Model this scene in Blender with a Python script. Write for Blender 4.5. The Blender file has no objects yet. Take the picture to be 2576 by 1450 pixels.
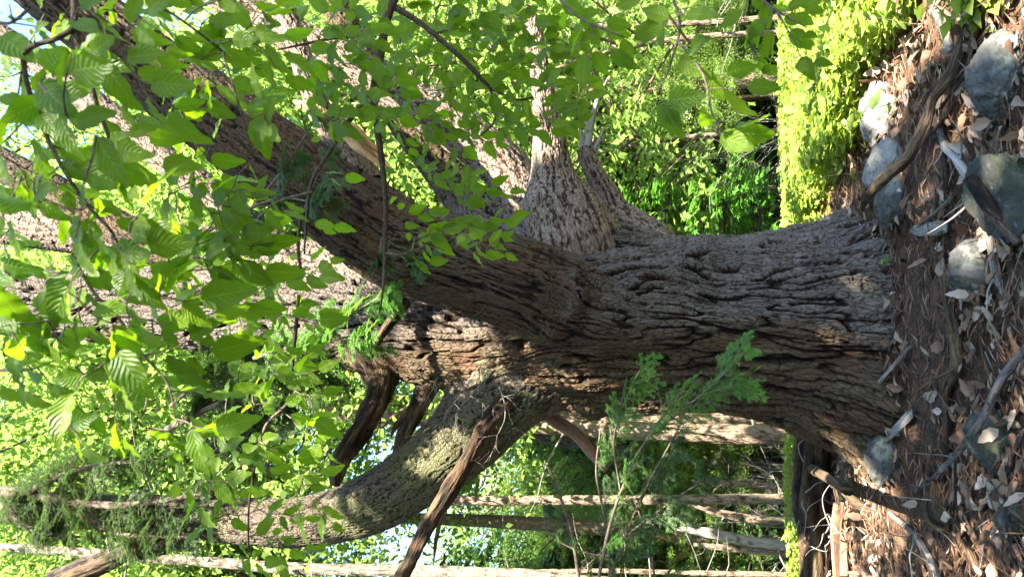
import bpy, math, random
import numpy as np
from mathutils import Vector
random.seed(7); rng = np.random.default_rng(7)
C = bpy.context.scene
PI = math.pi
# ------------------------------------------------------------------ camera, sky, sun, exposure
TH = math.radians(14.0); CT, ST = math.cos(TH), math.sin(TH)
W, H, FPX = 2576.0, 1450.0, 1717.0
cd = bpy.data.cameras.new('camera'); cam = bpy.data.objects.new('camera', cd); C.collection.objects.link(cam)
cd.sensor_width = 36.0; cd.lens = 36.0*FPX/W; cd.clip_start = 0.02; cd.clip_end = 600
# the picture is a portrait shot stored on its side: the camera is rolled a quarter turn
from mathutils import Matrix
Fw = Vector((0, CT, ST)); Up = Vector((0, -ST, CT)); Rt = Vector((1, 0, 0))
m = Matrix((( -Up.x, Rt.x, -Fw.x, 0), (-Up.y, Rt.y, -Fw.y, 0), (-Up.z, Rt.z, -Fw.z, 0), (0, 0, 0, 1)))
cam.matrix_world = m
C.camera = cam
cd.dof.use_dof = True; cd.dof.focus_distance = 3.9; cd.dof.aperture_fstop = 6.0
SUN = Vector((0.34, -0.54, 0.77)).normalized()
sl = bpy.data.lights.new('sun', 'SUN'); sl.energy = 5.0; sl.angle = math.radians(0.5); sl.color = (1, 0.93, 0.80)
so = bpy.data.objects.new('sun', sl); C.collection.objects.link(so)
so.rotation_euler = SUN.to_track_quat('Z', 'Y').to_euler()
wd = bpy.data.worlds.new("World"); C.world = wd; wd.use_nodes = True
nt = wd.node_tree; bg = nt.nodes['Background']; sk = nt.nodes.new('ShaderNodeTexSky'); sk.sky_type = 'NISHITA'
sk.sun_disc = False; sk.sun_elevation = math.asin(SUN.z); sk.sun_rotation = math.atan2(SUN.x, SUN.y)
nt.links.new(sk.outputs[0], bg.inputs[0]); bg.inputs[1].default_value = 0.105; sk.dust_density = .3; sk.ozone_density = 4.0
C.view_settings.view_transform = 'Standard'; C.view_settings.look = 'None'; C.view_settings.exposure = 3.45; C.view_settings.gamma = 1
try:
    C.cycles.max_bounces = 7; C.cycles.diffuse_bounces = 4; C.cycles.transmission_bounces = 5; C.cycles.use_fast_gi = False
except Exception: pass

# ------------------------------------------------------------------ pixel <-> world helpers
def ray(px, py):
    a = (px-1288)/FPX; b = (725-py)/FPX
    return np.array([b, CT + a*ST, ST - a*CT])
def P(px, py, Y):
    d = ray(px, py); return d*(Y/d[1])
def mpp(px, Y):                       # metres per (2576-wide) pixel
    return Y/ray(px, 725)[1]/FPX

# ------------------------------------------------------------------ noise
def hsh(*k):
    n = np.zeros_like(np.asarray(k[0], dtype=np.int64))
    for i, a in enumerate(k): n = n*374761393 + np.asarray(a, dtype=np.int64)*(668265263+i*1274126177)
    n &= 0xffffffff
    n = ((n ^ (n >> 13))*1274126177) & 0xffffffff
    n = ((n ^ (n >> 16))*2246822519) & 0xffffffff
    return ((n ^ (n >> 15)) & 0xffffff)/float(0xffffff)
def vn(x, y, s=0, z=None):            # value noise -1..1
    xi = np.floor(x).astype(np.int64); yi = np.floor(y).astype(np.int64); fx = x-xi; fy = y-yi
    fx = fx*fx*fx*(fx*(fx*6-15)+10); fy = fy*fy*fy*(fy*(fy*6-15)+10)
    def pl(zi):
        a = hsh(xi, yi, zi+s*0); b = hsh(xi+1, yi, zi); c = hsh(xi, yi+1, zi); d = hsh(xi+1, yi+1, zi)
        return (a*(1-fx)+b*fx)*(1-fy)+(c*(1-fx)+d*fx)*fy
    if z is None: return pl(np.full_like(xi, 17*s+3))*2-1
    zi = np.floor(z).astype(np.int64); fz = z-zi; fz = fz*fz*(3-2*fz)
    zi = zi + 57*s
    return (pl(zi)*(1-fz)+pl(zi+1)*fz)*2-1
def fbm(x, y, s=0, z=None, o=4):
    t = 0; a = 1; q = 0
    for i in range(o):
        t = t+a*vn(x*2**i+i*7.3, y*2**i-i*3.1, s+i, None if z is None else z*2**i); q += a; a *= .5
    return t/q
def worley(x, y, s=0):
    xi = np.floor(x).astype(np.int64); yi = np.floor(y).astype(np.int64)
    f1 = np.full(x.shape, 9.); f2 = np.full(x.shape, 9.); idv = np.zeros(x.shape)
    for i in (-1, 0, 1):
        for j in (-1, 0, 1):
            cx = xi+i; cy = yi+j; k = np.full_like(cx, s)
            dx = cx+.1+.8*hsh(cx, cy, k)-x; dy = cy+.1+.8*hsh(cx, cy, k+91)-y
            d = np.sqrt(dx*dx+dy*dy); n = d < f1
            f2 = np.where(n, f1, np.minimum(f2, d)); idv = np.where(n, hsh(cx, cy, k+7), idv); f1 = np.where(n, d, f1)
    return f1, f2, idv
def ss(a, b, x):
    t = np.clip((x-a)/(b-a), 0, 1); return t*t*(3-2*t)

# ------------------------------------------------------------------ objects
def tag(o, label=None, cat=None, group=None, kind=None):
    if label: o['label'] = label
    if cat: o['category'] = cat
    if group: o['group'] = group
    if kind: o['kind'] = kind
    return o
def empty(name, loc, label, cat, group=None):
    o = bpy.data.objects.new(name, None); C.collection.objects.link(o); o.location = Vector([float(c) for c in loc]); o.empty_display_size = .1
    return tag(o, label, cat, group)
def mesh(name, V, F, mat, parent=None, uv=None, col=None, smooth=True):
    V = np.asarray(V, dtype=np.float32)
    if parent is not None: V = V - np.array(parent.location, dtype=np.float32)
    me = bpy.data.meshes.new(name)
    Fs = F if isinstance(F, list) else [F]
    Fs = [np.asarray(f, dtype=np.int32) for f in Fs if len(f)]
    tot = np.concatenate([np.full(len(f), f.shape[1], dtype=np.int32) for f in Fs])
    loops = np.concatenate([f.ravel() for f in Fs])
    me.vertices.add(len(V)); me.vertices.foreach_set('co', V.ravel())
    me.loops.add(len(loops)); me.loops.foreach_set('vertex_index', loops)
    me.polygons.add(len(tot)); st = np.zeros(len(tot), dtype=np.int32); st[1:] = np.cumsum(tot)[:-1]
    me.polygons.foreach_set('loop_start', st); me.polygons.foreach_set('loop_total', tot)
    if uv is not None:
        a = me.attributes.new('uvw', 'FLOAT_VECTOR', 'POINT'); a.data.foreach_set('vector', np.asarray(uv, dtype=np.float32).ravel())
    if col is not None:
        a = me.attributes.new('h', 'FLOAT', 'POINT'); a.data.foreach_set('value', np.asarray(col, dtype=np.float32).ravel())
    me.update(calc_edges=True)
    if smooth: me.polygons.foreach_set('use_smooth', np.ones(len(tot), dtype=bool))
    me.materials.append(mat)
    o = bpy.data.objects.new(name, me); C.collection.objects.link(o)
    if parent is not None: o.parent = parent
    return o
class Acc:                             # collects pieces that belong to one mesh
    def __init__(s): s.V = []; s.Q = []; s.T = []; s.U = []; s.Hh = []; s.n = 0
    def add(s, V, Q=None, T=None, U=None, h=None):
        V = np.asarray(V, dtype=np.float32).reshape(-1, 3)
        if Q is not None and len(Q): s.Q.append(np.asarray(Q)+s.n)
        if T is not None and len(T): s.T.append(np.asarray(T)+s.n)
        s.V.append(V); s.U.append(np.zeros_like(V) if U is None else np.asarray(U, dtype=np.float32).reshape(-1, 3))
        s.Hh.append(np.full(len(V), .7, dtype=np.float32) if h is None else np.asarray(h, dtype=np.float32).ravel()); s.n += len(V)
    def build(s, name, mat, parent=None, smooth=True):
        F = ([np.concatenate(s.Q)] if s.Q else [])+([np.concatenate(s.T)] if s.T else [])
        return mesh(name, np.concatenate(s.V), F, mat, parent, np.concatenate(s.U), np.concatenate(s.Hh), smooth)

def catmull(K, n):
    K = np.asarray(K, float); m_ = len(K)
    if m_ == 2: return K[0]+(K[1]-K[0])*np.linspace(0, 1, n)[:, None]
    E = np.vstack([2*K[0]-K[1], K, 2*K[-1]-K[-2]])
    L = np.r_[0, np.cumsum(np.linalg.norm(np.diff(K[:, :3], axis=0), axis=1))]
    t = np.interp(np.linspace(0, L[-1], n), L, np.arange(m_))
    i = np.minimum(t.astype(int), m_-2); f = (t-i)[:, None]
    p0, p1, p2, p3 = E[i], E[i+1], E[i+2], E[i+3]
    return .5*((2*p1)+(-p0+p2)*f+(2*p0-5*p1+4*p2-p3)*f*f+(-p0+3*p1-3*p2+p3)*f**3)
def sweep(K, seg, nv, disp=None, seam=(0, 1, 0), ell=1.0, cap=True, uoff=0.):
    """K rows: x y z radius.  returns V, quads, uvw, h ; disp(u,v,th,pos,r)->(offset,h)"""
    K = np.asarray(K, float)
    L = np.linalg.norm(np.diff(K[:, :3], axis=0), axis=1).sum(); n = max(3, int(L/seg)+1)
    R = catmull(K, n); p = R[:, :3]; r = np.maximum(R[:, 3], 1e-4)
    T = np.gradient(p, axis=0); T /= np.linalg.norm(T, axis=1)[:, None]+1e-12
    A = np.zeros_like(T); s = np.array(seam, float)
    a = s-T[0]*s.dot(T[0])
    if np.linalg.norm(a) < .05: a = np.array([1., 0, 0])-T[0]*T[0][0]
    a /= np.linalg.norm(a)
    for i in range(n):
        a = a-T[i]*a.dot(T[i]); a /= np.linalg.norm(a); A[i] = a
    B = np.cross(T, A)
    th = np.linspace(0, 2*PI, nv+1)
    cu = np.r_[0, np.cumsum(np.linalg.norm(np.diff(p, axis=0), axis=1))]+uoff
    TH_, UU = np.meshgrid(th, cu); rr = r[:, None]*np.ones_like(TH_)
    VV = (TH_-PI)*rr
    D = A[:, None, :]*(np.cos(TH_)*ell)[..., None]+B[:, None, :]*np.sin(TH_)[..., None]
    hh = np.full(TH_.shape, .7); off = 0
    base = p[:, None, :]+D*rr[..., None]
    if disp is not None: off, hh = disp(UU, VV, TH_, base, rr); base = base+D*np.asarray(off)[..., None]
    V = base.reshape(-1, 3)
    idx = np.arange(n*(nv+1)).reshape(n, nv+1)
    Q = np.stack([idx[:-1, :-1], idx[:-1, 1:], idx[1:, 1:], idx[1:, :-1]], -1).reshape(-1, 4)
    U = np.stack([UU, VV, np.zeros_like(UU)], -1).reshape(-1, 3); hh = hh.ravel()
    Tt = None
    if cap:
        c = len(V); V = np.vstack([V, p[-1]+T[-1]*r[-1]*.3]); U = np.vstack([U, U[-1]]); hh = np.r_[hh, .3]
        e = idx[-1]; Tt = np.stack([e[:-1], e[1:], np.full(nv, c)], -1)
    return V, Q, Tt, U, hh
def KP(lst, push=0.0):                 # list of (px,py,Y,width px) -> x y z r ; the axis sits one radius behind the seen face
    out = []
    for px, py, Y, w in lst:
        r = .5*w*mpp(px, Y); out.append(list(P(px, py, Y))+[r])
    return np.array(out)

# ------------------------------------------------------------------ materials
def mat_new(name):
    m_ = bpy.data.materials.new(name); m_.use_nodes = True; t = m_.node_tree; t.nodes.clear()
    return m_, t
class N:
    def __init__(s, t): s.t = t
    def __call__(s, typ, ins=None, **kw):
        n = s.t.nodes.new('ShaderNode'+typ)
        for k, v in kw.items(): setattr(n, k, v)
        for k, v in (ins or {}).items():
            if isinstance(v, bpy.types.NodeSocket): s.t.links.new(v, n.inputs[k])
            else: n.inputs[k].default_value = v
        return n
    def ramp(s, fac, stops):
        n = s.t.nodes.new('ShaderNodeValToRGB'); e = n.color_ramp.elements
        while len(e) < len(stops): e.new(0.5)
        for i, (p_, c) in enumerate(stops): e[i].position = p_; e[i].color = (*c, 1)
        s.t.links.new(fac, n.inputs[0]); return n.outputs[0]
    def mix(s, fac, a, b, mode='MIX'):
        n = s.t.nodes.new('ShaderNodeMix'); n.data_type = 'RGBA'; n.blend_type = mode
        for i, v in ((0, fac), (6, a), (7, b)):
            if isinstance(v, bpy.types.NodeSocket): s.t.links.new(v, n.inputs[i])
            else: n.inputs[i].default_value = v if not isinstance(v, tuple) else (*v, 1)
        return n.outputs[2]
    def math(s, op, a, b=0.0, c=0.0):
        n = s.t.nodes.new('ShaderNodeMath'); n.operation = op
        for i, v in enumerate((a, b, c)):
            if isinstance(v, bpy.types.NodeSocket): s.t.links.new(v, n.inputs[i])
            else: n.inputs[i].default_value = v
        return n.outputs[0]
    def out(s, sh): o = s.t.nodes.new('ShaderNodeOutputMaterial'); s.t.links.new(sh, o.inputs[0])
def scaled(n, vec, sc):
    return n('VectorMath', {0: vec, 1: sc}, operation='MULTIPLY').outputs[0]

def bark_mat(name, lo, mid, hi, lichen=(.30, .32, .30), lich=.35, cell=(14, 40), bump=.012, warm=(.16, .075, .04), moss=0.0, zone=False):
    m_, t = mat_new(name); n = N(t)
    uv = n('Attribute', attribute_name='uvw').outputs['Vector']; h = n('Attribute', attribute_name='h').outputs['Fac']
    g = n('TexCoord').outputs['Object']
    nz = n('TexNoise', {'Vector': g, 'Scale': 9.0, 'Detail': 3.0}).outputs['Color']
    uw = n('VectorMath', {0: uv, 1: scaled(n, nz, (.05, .05, 0))}, operation='ADD').outputs[0]
    vo = n('TexVoronoi', {'Vector': scaled(n, uw, (cell[0], cell[1], 1)), 'Scale': 1.0}, feature='DISTANCE_TO_EDGE').outputs['Distance']
    vc = n('TexVoronoi', {'Vector': scaled(n, uw, (cell[0]*1.7, cell[1]*1.5, 1)), 'Scale': 1.0}).outputs['Color']
    ed = n('MapRange', {0: vo, 1: 0.0, 2: 0.18, 3: 0.0, 4: 1.0}).outputs[0]
    fine = n('TexNoise', {'Vector': scaled(n, uv, (60, 150, 1)), 'Scale': 1.0, 'Detail': 4.0, 'Roughness': .7}).outputs['Fac']
    med = n('TexNoise', {'Vector': g, 'Scale': 6.0, 'Detail': 5.0, 'Roughness': .65}).outputs['Fac']
    big = n('TexNoise', {'Vector': g, 'Scale': 1.6, 'Detail': 3.0}).outputs['Fac']
    hv = n.math('ADD', n.math('MULTIPLY', h, .75), n.math('MULTIPLY', ed, .25))
    hv = n.math('ADD', hv, n.math('MULTIPLY', n.math('SUBTRACT', fine, .5), .5))
    c = n.ramp(hv, [(.27, lo), (.56, mid), (.84, hi)])
    wf = n('MapRange', {0: med, 1: .42, 2: .68, 3: 0., 4: .75}).outputs[0]
    c = n.mix(wf, c, n.mix(hv, lo, warm))
    sp = n('SeparateColor', {0: vc}).outputs[0]
    c = n.mix(n.math('MULTIPLY', sp, .45), c, n.mix(.5, c, mid, 'MULTIPLY'))
    lf = n.math('MULTIPLY', n('MapRange', {0: n.math('ADD', n.math('MULTIPLY', med, .5), n.math('MULTIPLY', fine, .5)), 1: .48, 2: .60, 3: 0., 4: 1.}).outputs[0],
                n.math('MULTIPLY', n('MapRange', {0: hv, 1: .45, 2: .8, 3: 0., 4: 1.}).outputs[0], lich))
    c = n.mix(lf, c, lichen)
    if moss:
        mf = n('MapRange', {0: big, 1: .5, 2: .62, 3: 0., 4: moss}).outputs[0]
        c = n.mix(mf, c, (.07, .10, .015))
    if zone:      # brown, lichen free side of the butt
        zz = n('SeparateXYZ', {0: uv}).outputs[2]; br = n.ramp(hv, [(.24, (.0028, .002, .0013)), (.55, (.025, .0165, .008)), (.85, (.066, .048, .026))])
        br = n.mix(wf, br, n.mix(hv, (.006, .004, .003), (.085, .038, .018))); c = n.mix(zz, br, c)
    bh = n.math('ADD', n.math('MULTIPLY', ed, .6), n.math('MULTIPLY', fine, .55))
    bp = n('Bump', {'Height': bh, 'Strength': .9, 'Distance': bump})
    b = n('BsdfPrincipled', {'Base Color': c, 'Roughness': .92, 'Normal': bp.outputs[0]}); b.inputs['Specular IOR Level'].default_value = .2
    n.out(b.outputs[0]); return m_
def leaf_mat(name, c1, c2, trans=.5, veins=True, rough=.55, tcol=None, vs=8.0):
    m_, t = mat_new(name); n = N(t)
    uv = n('Attribute', attribute_name='uvw').outputs['Vector']; s = n('SeparateXYZ', {0: uv})
    c = n.mix(s.outputs[2], c1, c2)
    kw = {}
    if veins:
        av = n.math('ABSOLUTE', s.outputs[1])
        ph = n.math('SUBTRACT', n.math('MULTIPLY', s.outputs[0], vs), n.math('MULTIPLY', av, vs*.32))
        w = n.math('SINE', n.math('MULTIPLY', ph, 2*PI)); w01 = n.math('MULTIPLY_ADD', w, .5, .5)
        c = n.mix(n.math('MULTIPLY', n.math('POWER', w01, 3.0), .22), c, n.mix(.3, c, (.40, .5, .1)))
        mid = n('MapRange', {0: av, 1: 0.0, 2: .05, 3: 1., 4: 0.}).outputs[0]
        c = n.mix(n.math('MULTIPLY', mid, .5), c, (.35, .42, .12))
        kw['Normal'] = n('Bump', {'Height': w01, 'Strength': .45, 'Distance': .003}).outputs[0]
    bl = n('TexNoise', {'Vector': uv, 'Scale': 3.0}).outputs['Fac']
    c = n.mix(.25, c, n.mix(bl, (.25, .25, .25), (1.4, 1.4, 1.2)), 'MULTIPLY')
    b = n('BsdfPrincipled', dict({'Base Color': c, 'Roughness': rough}, **kw)); b.inputs['Specular IOR Level'].default_value = .22
    tc = n.mix(.55, c, tcol or (.30, .55, .03))
    tr = n('BsdfTranslucent', {'Color': tc})
    n.out(n('MixShader', {0: trans, 1: b.outputs[0], 2: tr.outputs[0]}).outputs[0]); return m_
def noise_mat(name, stops, scale=8., bump=.01, rough=.9, extra=None, det=8., coord='Object', stretch=(1, 1, 1)):
    m_, t = mat_new(name); n = N(t); g = scaled(n, n('TexCoord').outputs[coord], stretch)
    a = n('TexNoise', {'Vector': g, 'Scale': scale, 'Detail': det, 'Roughness': .68}).outputs['Fac']
    c = n.ramp(a, stops)
    if extra:
        for (sc, lo, hi, col, amt) in extra:
            q = n('TexNoise', {'Vector': g, 'Scale': sc, 'Detail': 6.0, 'Roughness': .6}).outputs['Fac']
            c = n.mix(n('MapRange', {0: q, 1: lo, 2: hi, 3: 0., 4: amt}).outputs[0], c, col)
    bp = n('Bump', {'Height': a, 'Strength': .8, 'Distance': bump})
    b = n('BsdfPrincipled', {'Base Color': c, 'Roughness': rough, 'Normal': bp.outputs[0]}); b.inputs['Specular IOR Level'].default_value = .2
    n.out(b.outputs[0]); return m_
def litter_mat(name, stops, trans=.15):
    m_, t = mat_new(name); n = N(t); s = n('SeparateXYZ', {0: n('Attribute', attribute_name='uvw').outputs['Vector']})
    c = n.ramp(s.outputs[2], stops)
    w = n.math('SINE', n.math('MULTIPLY', n.math('SUBTRACT', n.math('MULTIPLY', s.outputs[0], 8.), n.math('MULTIPLY', n.math('ABSOLUTE', s.outputs[1]), 2.5)), 2*PI))
    c = n.mix(n.math('MULTIPLY_ADD', w, .1, .1), c, n.mix(.5, c, (.08, .04, .02)))
    bp = n('Bump', {'Height': w, 'Strength': .3, 'Distance': .002})
    b = n('BsdfPrincipled', {'Base Color': c, 'Roughness': .6, 'Normal': bp.outputs[0]}); b.inputs['Specular IOR Level'].default_value = .3
    tr = n('BsdfTranslucent', {'Color': c})
    n.out(n('MixShader', {0: trans, 1: b.outputs[0], 2: tr.outputs[0]}).outputs[0]); return m_

M = {}
M['bark_old'] = bark_mat('old pine bark', (.0035, .0026, .002), (.020, .0135, .0085), (.100, .082, .065), lichen=(.155, .16, .155), lich=.55, cell=(20, 60), bump=.010, warm=(.10, .048, .026), zone=True)
M['bark_brown'] = bark_mat('brown pine bark', (.005, .0035, .0025), (.030, .019, .010), (.078, .056, .032), lichen=(.10, .105, .05), lich=.4, cell=(18, 46), bump=.009, warm=(.085, .036, .016))
M['bark_scaly'] = bark_mat('scaly grey limb bark', (.007, .005, .004), (.072, .052, .036), (.20, .155, .12), lichen=(.22, .205, .17), lich=.5, cell=(26, 48), bump=.008)
M['bark_green'] = bark_mat('green tinged limb bark', (.005, .004, .0025), (.042, .032, .021), (.100, .080, .056), lichen=(.135, .13, .10), lich=.5, cell=(34, 60), bump=.008, moss=.25, warm=(.08,.045,.025))
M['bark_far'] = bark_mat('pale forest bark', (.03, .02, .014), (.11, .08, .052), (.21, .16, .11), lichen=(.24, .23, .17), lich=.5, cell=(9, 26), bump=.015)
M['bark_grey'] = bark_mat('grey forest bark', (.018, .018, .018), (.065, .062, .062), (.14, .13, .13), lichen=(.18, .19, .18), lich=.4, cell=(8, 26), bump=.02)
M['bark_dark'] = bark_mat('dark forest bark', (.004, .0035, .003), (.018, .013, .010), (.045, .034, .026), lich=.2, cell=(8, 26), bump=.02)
M['deadwood'] = bark_mat('dead brown wood', (.0045, .003, .002), (.036, .023, .013), (.10, .068, .041), lichen=(.09, .10, .04), lich=.45, cell=(7, 90), bump=.006)
M['redwood'] = bark_mat('smooth reddish branch', (.05, .025, .015), (.17, .09, .055), (.26, .15, .095), lich=.1, cell=(10, 60), bump=.002, warm=(.34, .17, .09))
M['greywood'] = bark_mat('weathered grey wood', (.045, .038, .032), (.17, .15, .13), (.29, .265, .245), lichen=(.20, .23, .20), lich=.4, cell=(5, 120), bump=.003, warm=(.30, .22, .15))
M['splinter'] = bark_mat('torn orange wood', (.12, .06, .02), (.48, .29, .13), (.66, .45, .24), lich=.0, cell=(4, 140), bump=.006, warm=(.45, .24, .09))
M['twig'] = bark_mat('beech twig bark', (.03, .022, .018), (.085, .06, .045), (.16, .12, .095), lichen=(.26, .26, .23), lich=.4, cell=(60, 200), bump=.001, warm=(.14, .08, .05))
M['birch'] = bark_mat('pale birch bark', (.03, .022, .015), (.08, .066, .048), (.15, .125, .095), lich=.2, cell=(60, 6), bump=.006, warm=(.42, .30, .2))
M['leaf'] = leaf_mat('beech leaf', (.040, .100, .003), (.115, .185, .008), trans=.58, tcol=(.32, .54, .008), rough=.42)
M['leaf_bg'] = leaf_mat('broadleaf foliage', (.075, .15, .03), (.20, .29, .065), trans=.5, veins=False, tcol=(.40, .60, .10))
M['leaf_cov'] = leaf_mat('ground cover leaf', (.085, .15, .025), (.24, .29, .06), trans=.45, veins=False, tcol=(.5, .66, .05))
M['hemlock'] = leaf_mat('hemlock needles', (.022, .055, .016), (.055, .105, .024), trans=.25, veins=False, rough=.5, tcol=(.10, .24, .03))
M['hemlock_new'] = leaf_mat('fresh hemlock needles', (.035, .11, .014), (.08, .20, .025), trans=.35, veins=False, rough=.5, tcol=(.25, .55, .04))
M['litter'] = litter_mat('dry leaf', [(0, (.05, .024, .012)), (.3, (.12, .062, .034)), (.6, (.25, .165, .11)), (1, (.38, .30, .235))])
M['needle'] = litter_mat('dry pine needle', [(0, (.045, .02, .011)), (.5, (.13, .06, .032)), (1, (.24, .15, .09))], trans=.05)
M['ground'] = noise_mat('forest soil', [(.3, (.012, .008, .006)), (.5, (.04, .023, .014)), (.7, (.09, .052, .03))], scale=14., bump=.02, extra=[(60., .52, .62, (.13, .065, .03), .7), (3., .55, .65, (.05, .035, .022), .6)])
GR = [(.3, (.022, .022, .020)), (.48, (.050, .050, .045)), (.62, (.09, .088, .08))]
M['rock'] = noise_mat('lichened granite', GR, scale=11., bump=.012, rough=.85, extra=[(5., .55, .60, (.12, .13, .115), .6), (16., .55, .6, (.02, .018, .014), .6), (90., .6, .66, (.05, .05, .05), .7), (3., .6, .68, (.05, .055, .022), .4)])
M['rock_pale'] = noise_mat('pale granite', [(.3, (.07, .068, .064)), (.5, (.14, .132, .12)), (.7, (.22, .205, .185))], scale=12., bump=.010, extra=[(70., .58, .64, (.10, .10, .10), .8)])
M['rock_moss'] = noise_mat('mossy dark rock', [(.3, (.015, .015, .012)), (.5, (.04, .04, .034)), (.7, (.085, .085, .075))], scale=9., bump=.015, extra=[(4., .46, .56, (.03, .037, .012), .5), (40., .58, .66, (.12, .13, .12), .5)])
M['cone'] = noise_mat('pine cone scales', [(.3, (.03, .015, .008)), (.6, (.12, .06, .03))], scale=30., bump=.003)
M['cone_pale'] = noise_mat('grey cone scales', [(.3, (.12, .10, .08)), (.6, (.42, .38, .33))], scale=30., bump=.003)
M['fungus'] = noise_mat('pale fungus', [(.3, (.30, .23, .13)), (.6, (.52, .44, .28))], scale=20., bump=.004)

# ------------------------------------------------------------------ ground
def Gz(x, y):
    x = np.asarray(x, float); y = np.asarray(y, float)
    z = -1.1-.19*np.where(y > 5.9, (np.sqrt((y-5.9)**2+1.2)-1.095), 0)
    z = np.where(y > 45, -1.1-.19*(math.sqrt(39.1**2+1.2)-1.095), z)
    r2 = ((x+.05)/1.15)**2+((y-4.45)/1.0)**2
    z = z+.16*np.exp(-r2)
    near = np.exp(-((y-3)/9)**2)
    z = z+.045*fbm(x*.9, y*.9, 5)*(.3+near)+.018*fbm(x*4.5, y*4.5, 9)*near
    z = z+.4*fbm(x*.12, y*.12, 21)*ss(8, 20, y)
    return z
def GP(px, py):
    d = ray(px, py); t = 1.2
    for i in range(900):
        q = d*t
        if q[2] < Gz(q[0], q[1]): break
        t *= 1.004
    return d*t
xs = np.concatenate([-np.geomspace(260, 4.2, 60), np.linspace(-4, 4, 230), np.geomspace(4.2, 260, 60)])
ys = np.concatenate([np.linspace(-200, .8, 24), np.linspace(1.0, 8, 250), np.geomspace(8.06, 330, 120)])
X, Y = np.meshgrid(xs, ys); Zg = Gz(X, Y)+.010*fbm(X*18, Y*18, 31)*(np.abs(X) < 4)
idx = np.arange(X.size).reshape(X.shape)
tag(mesh('ground', np.stack([X, Y, Zg], -1).reshape(-1, 3), np.stack([idx[:-1, :-1], idx[:-1, 1:], idx[1:, 1:], idx[1:, :-1]], -1).reshape(-1, 4), M['ground']), kind='structure')
#PARTS
# ------------------------------------------------------------------ the old pine
BUMPS = [(P(1445, 700, 3.75), .05, .05), (P(1462, 745, 3.72), .06, .055), (P(1440, 790, 3.74), .05, .06), (P(1400, 822, 3.78), .06, .05), (P(1480, 800, 3.8), .04, .04), (P(1350, 832, 3.85), .045, .04), (P(1480, 1005, 4.25), .17, .07), (P(1390, 800, 3.85), .10, .06), (P(1370, 760, 3.8), .06, .05), (P(1330, 800, 3.85), .05, .05), (P(1230, 900, 4.15), .12, .05),
         (P(1930, 690, 3.78), .10, .05), (P(1985, 740, 3.76), .06, .045), (P(1875, 745, 3.76), .07, .05), (P(1750, 640, 3.9), .12, .04), (P(1960, 930, 3.95), .05, .03),
         (P(2070, 640, 3.8), .10, .05), (P(2110, 800, 3.7), .10, .05), (P(1620, 700, 3.85), .10, .035), (P(1150, 960, 4.2), .10, .05), (P(2040, 1060, 4.3), .12, .04)]
def bark_disp(cw, cl, dep, seed, lump=.02, warp=.5, bumps=True, slant=0., plates=False):
    def f(u, v, th, pos, r):
        vv = v+slant*u
        wv = vv/cw+warp*fbm(u/(cl*1.3), vv/(cw*4), seed, o=2)+.13*fbm(u/(cl*.25), vv/cw, seed+3, o=2)
        n1 = vn(u/cl, wv, seed)+.35*vn(u/cl*2.7, wv*1.7, seed+5)
        n2 = vn(u/cl*2.4, wv*1.9, seed+6)
        g1, g2, i2 = worley(u/cl*4.2+.4*n2, wv*1.7, seed+40)
        crack = ss(.0, .26, np.abs(n1)); c2 = ss(.0, .16, np.abs(n2)); fine = ss(.0, .14, g2-g1)
        fib = fbm(u/cl*5, wv*6, seed+11, o=3)
        h = np.clip(.46*crack+.17*c2*crack+.16*i2*crack+.10*fine+.16*fib*(.3+.7*crack)+.05, 0, 1)
        if plates:
            f1, f2, i1 = worley(u/cl, wv, seed+9); p1, p2, i3 = worley(u/cl*2.3, wv*2.1, seed+19)
            h = np.clip(.55*ss(.0, .20, f2-f1)+.14*ss(0, .2, p2-p1)+.20*i1+.20*fib+.04, 0, 1)
        taper = ss(0, .25, r/ .25)
        off = dep*(h-.75)*(.35+.65*taper)+lump*fbm(u*2.2, v*4.5, seed+20, o=3)*taper
        if bumps:
            for c, rad, a in BUMPS:
                d2 = ((pos-c)**2).sum(-1)/rad**2; near = d2 < 9
                off = off+np.where(near, a*np.exp(-d2)*(1+.5*(h-.5)), 0)
        return off, h
    return f
pb = P(2250, 845, 4.3)
pine = empty('old_pine', (pb[0], pb[1], -1.0), 'huge old multi stemmed pine with deeply furrowed grey brown bark', 'tree')
def flare(u, v, th, pos, r):
    off, h = bark_disp(.036, .34, .064, 1, lump=.045, warp=1.25)(u, v, th, pos, r)
    low = np.exp(-np.clip(pos[..., 2]+1.0, 0, 9)/.28)
    off = off+low*(.09+.075*np.cos(th*5+.6+.8*fbm(pos[..., 2]*3, th, 3, o=2))+.05*np.cos(th*11+2.)+.04*fbm(th*6, pos[..., 2]*5, 4, o=3))
    # long folds running up the butt
    fold = np.sin(v*17+2.3*fbm(u*1.3, v*1.5, 77, o=2)*2)*.5+.5
    off = off+.028*(fold-.5)*ss(4.0, 1.2, u)*ss(2.2, 1.6, th) if False else off+.030*(fold-.5)*ss(4.2, 2.0, u)
    return off, h
def limb(name, lst, seg, nv, disp, mat, ell=1.0, label=None, parent=None, raw=None, zcut=None):
    K = raw if raw is not None else KP(lst)
    a = Acc(); V, Q, T, U, h = sweep(K, seg, nv, disp, ell=ell)
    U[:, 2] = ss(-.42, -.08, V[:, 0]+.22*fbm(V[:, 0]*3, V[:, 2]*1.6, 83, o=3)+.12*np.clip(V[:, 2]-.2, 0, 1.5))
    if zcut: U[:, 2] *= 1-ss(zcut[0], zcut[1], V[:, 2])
    a.add(V, Q, T, U, h)
    o = a.build(name, mat, parent or pine)
    if label: o['label'] = label
    return o
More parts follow.
